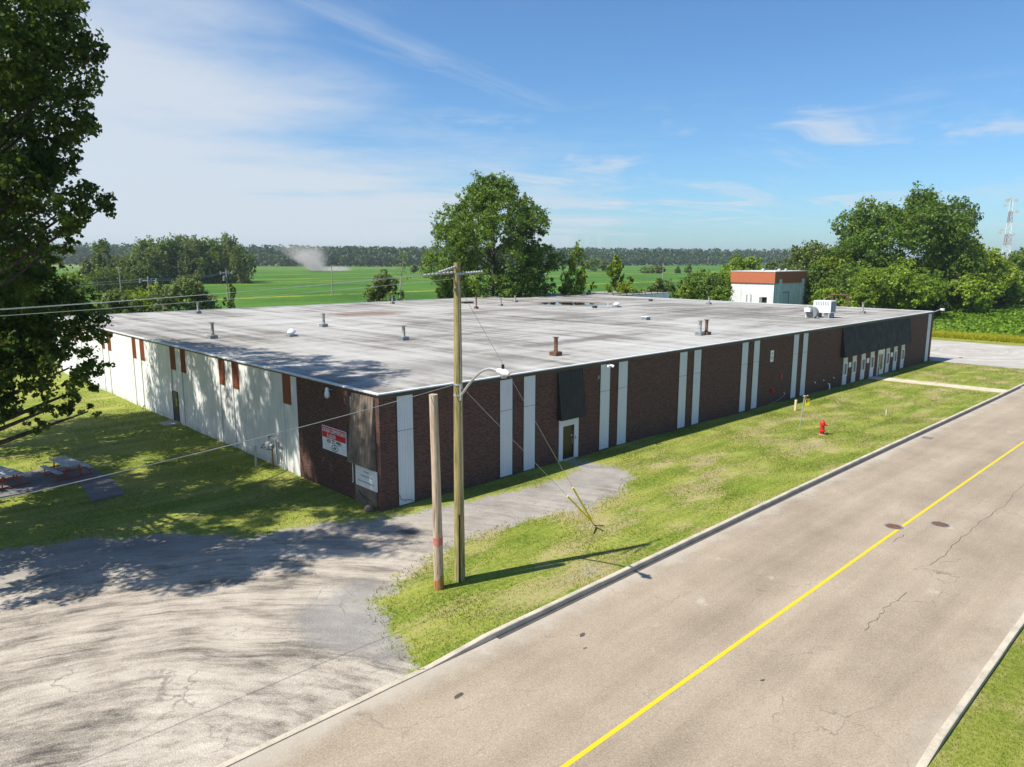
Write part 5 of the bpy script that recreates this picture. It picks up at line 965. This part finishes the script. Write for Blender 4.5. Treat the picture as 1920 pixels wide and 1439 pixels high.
for k, (dz, a, b) in enumerate([(-.35, p3, p2), (-.6, p3, p2), (-.4, p2, Vector((-60, 62, 8.2))), (-.7, p2, Vector((-60, 64, 7.6)))]):
    A, B = a + Vector((0, 0, dz)), b + Vector((0, 0, dz)); tag(MB().tube([A.lerp(B, s) - Vector((0, 0, 1.2 * 4 * s * (1 - s) * .5)) for s in np.linspace(0, 1, 16)], .018, 5).build('field_wire', WIREM), 'thin wire strung between the field poles behind the warehouse', 'wire', 'wires between the field poles')
# ------------------------------------------------------------------ ground cover
GRASSM = mat_leaf('grass_blades', (0.040, 0.068, 0.010), (0.125, 0.172, 0.022), (0.330, 0.310, 0.095), .3)
def blades(name, x0, x1, y0, y1, n, h, w, seed, keep=None, mat=GRASSM, tint=(.5, .2), label=None, zf=None):
    rng = np.random.default_rng(seed); x = rng.uniform(x0, x1, n); y = rng.uniform(y0, y1, n)
    if keep is not None: k = keep(x, y, rng); x, y = x[k], y[k]
    n = len(x); z = gz(x) if zf is None else zf(x, y); a = rng.uniform(0, 2 * PI, n); hh = h * rng.uniform(.4, 1.3, n); ww = w * rng.uniform(.6, 1.3, n); lx, ly = rng.normal(0, .5, n) * hh, rng.normal(0, .5, n) * hh
    dx, dy = np.cos(a) * ww, np.sin(a) * ww; V = np.stack([np.stack([x - dx, y - dy, z - .01], 1), np.stack([x + dx, y + dy, z - .01], 1), np.stack([x + lx, y + ly, z + hh], 1)], 1).reshape(-1, 3)
    o = np_mesh(name, V, np.arange(3 * n).reshape(-1, 3), mat, fattrs={'tint': np.clip(rng.normal(tint[0], tint[1], n), 0, 1)}); o['kind'] = 'stuff'; o['label'] = label or 'short mown grass blades on the lawn'; o['category'] = 'grass'; return o
def keep_lawn(x, y, rng):
    s = sdf_poly(x, y, GPOLY); cl = np.sin(x * 1.7 + 2 * np.sin(y * 1.1)) + np.sin(y * 2.3 + x * .6) + rng.normal(0, .7, len(x)); ok = (s < -.15 + .35 * rng.normal(size=len(x))) & (cl > -.9)
    return ok & ~((x > -.05) & (y > -.05)) & ~((x > 60.2) & (x < 63.8))
blades('verge_grass', -8, 45, -12.15, -.05, 190000, .055, .014, 1, keep_lawn, label='short patchy grass of the verge in front of the warehouse')
blades('lawn_grass', -32, -.05, .2, 48, 110000, .06, .02, 2, keep_lawn, label='shaded lawn grass beside the white wall')
blades('far_lawn_grass', 45, 81, -12.1, -.05, 50000, .05, .025, 3, keep_lawn, label='mown lawn grass before the entrance windows')
blades('south_verge_grass', -1.0, 22, -34, -24.02, 90000, .07, .014, 4, None, label='green grass on the far verge of the road')
blades('weed_edge', -7, 14, -12.3, -4.5, 5000, .13, .02, 5, lambda x, y, r: (np.abs(sdf_poly(x, y, GPOLY)) < .5), tint=(.6, .2), label='straggly weeds along the gravel edge')
GOLD = mat_leaf('goldenrod_blades', (0.14, 0.19, 0.014), (0.36, 0.38, 0.024), (0.58, 0.50, 0.03), .3)
def skew(x, y, r): return np.ones(len(x), bool)
blades('goldenrod_strip', 111.3, 116.5, -14, 14, 26000, .75, .06, 6, None, GOLD, (.5, .25), 'tall yellow-green weeds between gravel lot and soya')
def soya():
    rng = np.random.default_rng(9); C_ = []
    for y in np.arange(-30, 46, .76):
        n = 330; x = 116 + (rng.uniform(0, 1, n) ** 1.35) * 150; yy = y + rng.normal(0, .16, n) + (x - 116) * .06; C_.append(np.stack([x, yy, -.36 + rng.uniform(.15, .78, n)], 1))
    C_ = np.concatenate(C_); V, F = leaf_quads(C_, .62, rng, 1.2); o = np_mesh('soya_plants', V, F, mat_leaf('leaf_soya', (0.043, 0.089, 0.006), (0.116, 0.212, 0.011), (0.219, 0.326, 0.019), .3), fattrs={'tint': np.clip(rng.normal(.5, .22, len(C_)), 0, 1)}); o['kind'] = 'stuff'; o['label'] = 'rows of leafy green soya plants right of the warehouse'; o['category'] = 'crop'
soya()
# ------------------------------------------------------------------ dust behind the tractor, haze
def volume_box(name, x0, x1, y0, y1, z0, z1, mat): o = bx(x0, x1, y0, y1, z0, z1).build(name, mat); o['kind'] = 'stuff'; return o

def haze():
    m = bpy.data.materials.new('haze_air'); m.use_nodes = True; N = NT(m.node_tree); N.n.remove(N.n['Principled BSDF']); v = N.new('ShaderNodeVolumePrincipled'); v.inputs['Color'].default_value = (0.80, 0.91, 1.0, 1); v.inputs['Density'].default_value = 0.00011; v.inputs['Anisotropy'].default_value = 0.2
    N.l.new(v.outputs[0], N.n['Material Output'].inputs['Volume']); volume_box('haze', -9000, 10000, -9000, 11000, -1.6, 75, m)
haze()
def dust():
    p = at_dist(596, 720); r = ray(596, 490); m = bpy.data.materials.new('dust_air'); m.use_nodes = True; N = NT(m.node_tree); N.n.remove(N.n['Principled BSDF']); v = N.new('ShaderNodeVolumePrincipled'); v.inputs['Color'].default_value = (0.93, 0.88, 0.80, 1)
    q = N.vmath('SUBTRACT', N.pos(), (p[0], p[1], 0.0)); x, y, z = N.sep(q); rt = (r[1] / math.hypot(r[0], r[1]), -r[0] / math.hypot(r[0], r[1])); a = N.math('ADD', N.math('MULTIPLY', x, rt[0]), N.math('MULTIPLY', y, rt[1]))
    lean = N.math('ADD', a, N.math('MULTIPLY', z, 0.75)); w = N.math('ADD', 6.0, N.math('MULTIPLY', z, 0.62)); core = N.sstep(N.math('ABSOLUTE', N.math('DIVIDE', lean, w)), 1.5, 0.2); top = N.sstep(z, 28, 5); nz = N.noise(N.scale(q, (.09, .09, .11)), 1.0, 5, .65, .5)
    tail = N.math('MULTIPLY', N.math('MULTIPLY', N.sstep(a, 14, 34, 1, 0), N.sstep(a, -5, 8)), N.sstep(z, 5, 0))
    N.put(v.inputs['Density'], N.math('MULTIPLY', N.math('MULTIPLY', N.math('MAXIMUM', N.math('MULTIPLY', core, top), tail), N.sstep(nz, .38, .68)), 0.085)); N.l.new(v.outputs[0], N.n['Material Output'].inputs['Volume'])
    o = MB().lathe(p[0], p[1], [(.0, 44), (10, 44), (32, 42)], 20).build('dust_cloud', m); o['kind'] = 'stuff'; o['label'] = 'pale dust cloud drifting over the green field'; o['category'] = 'dust'
dust()
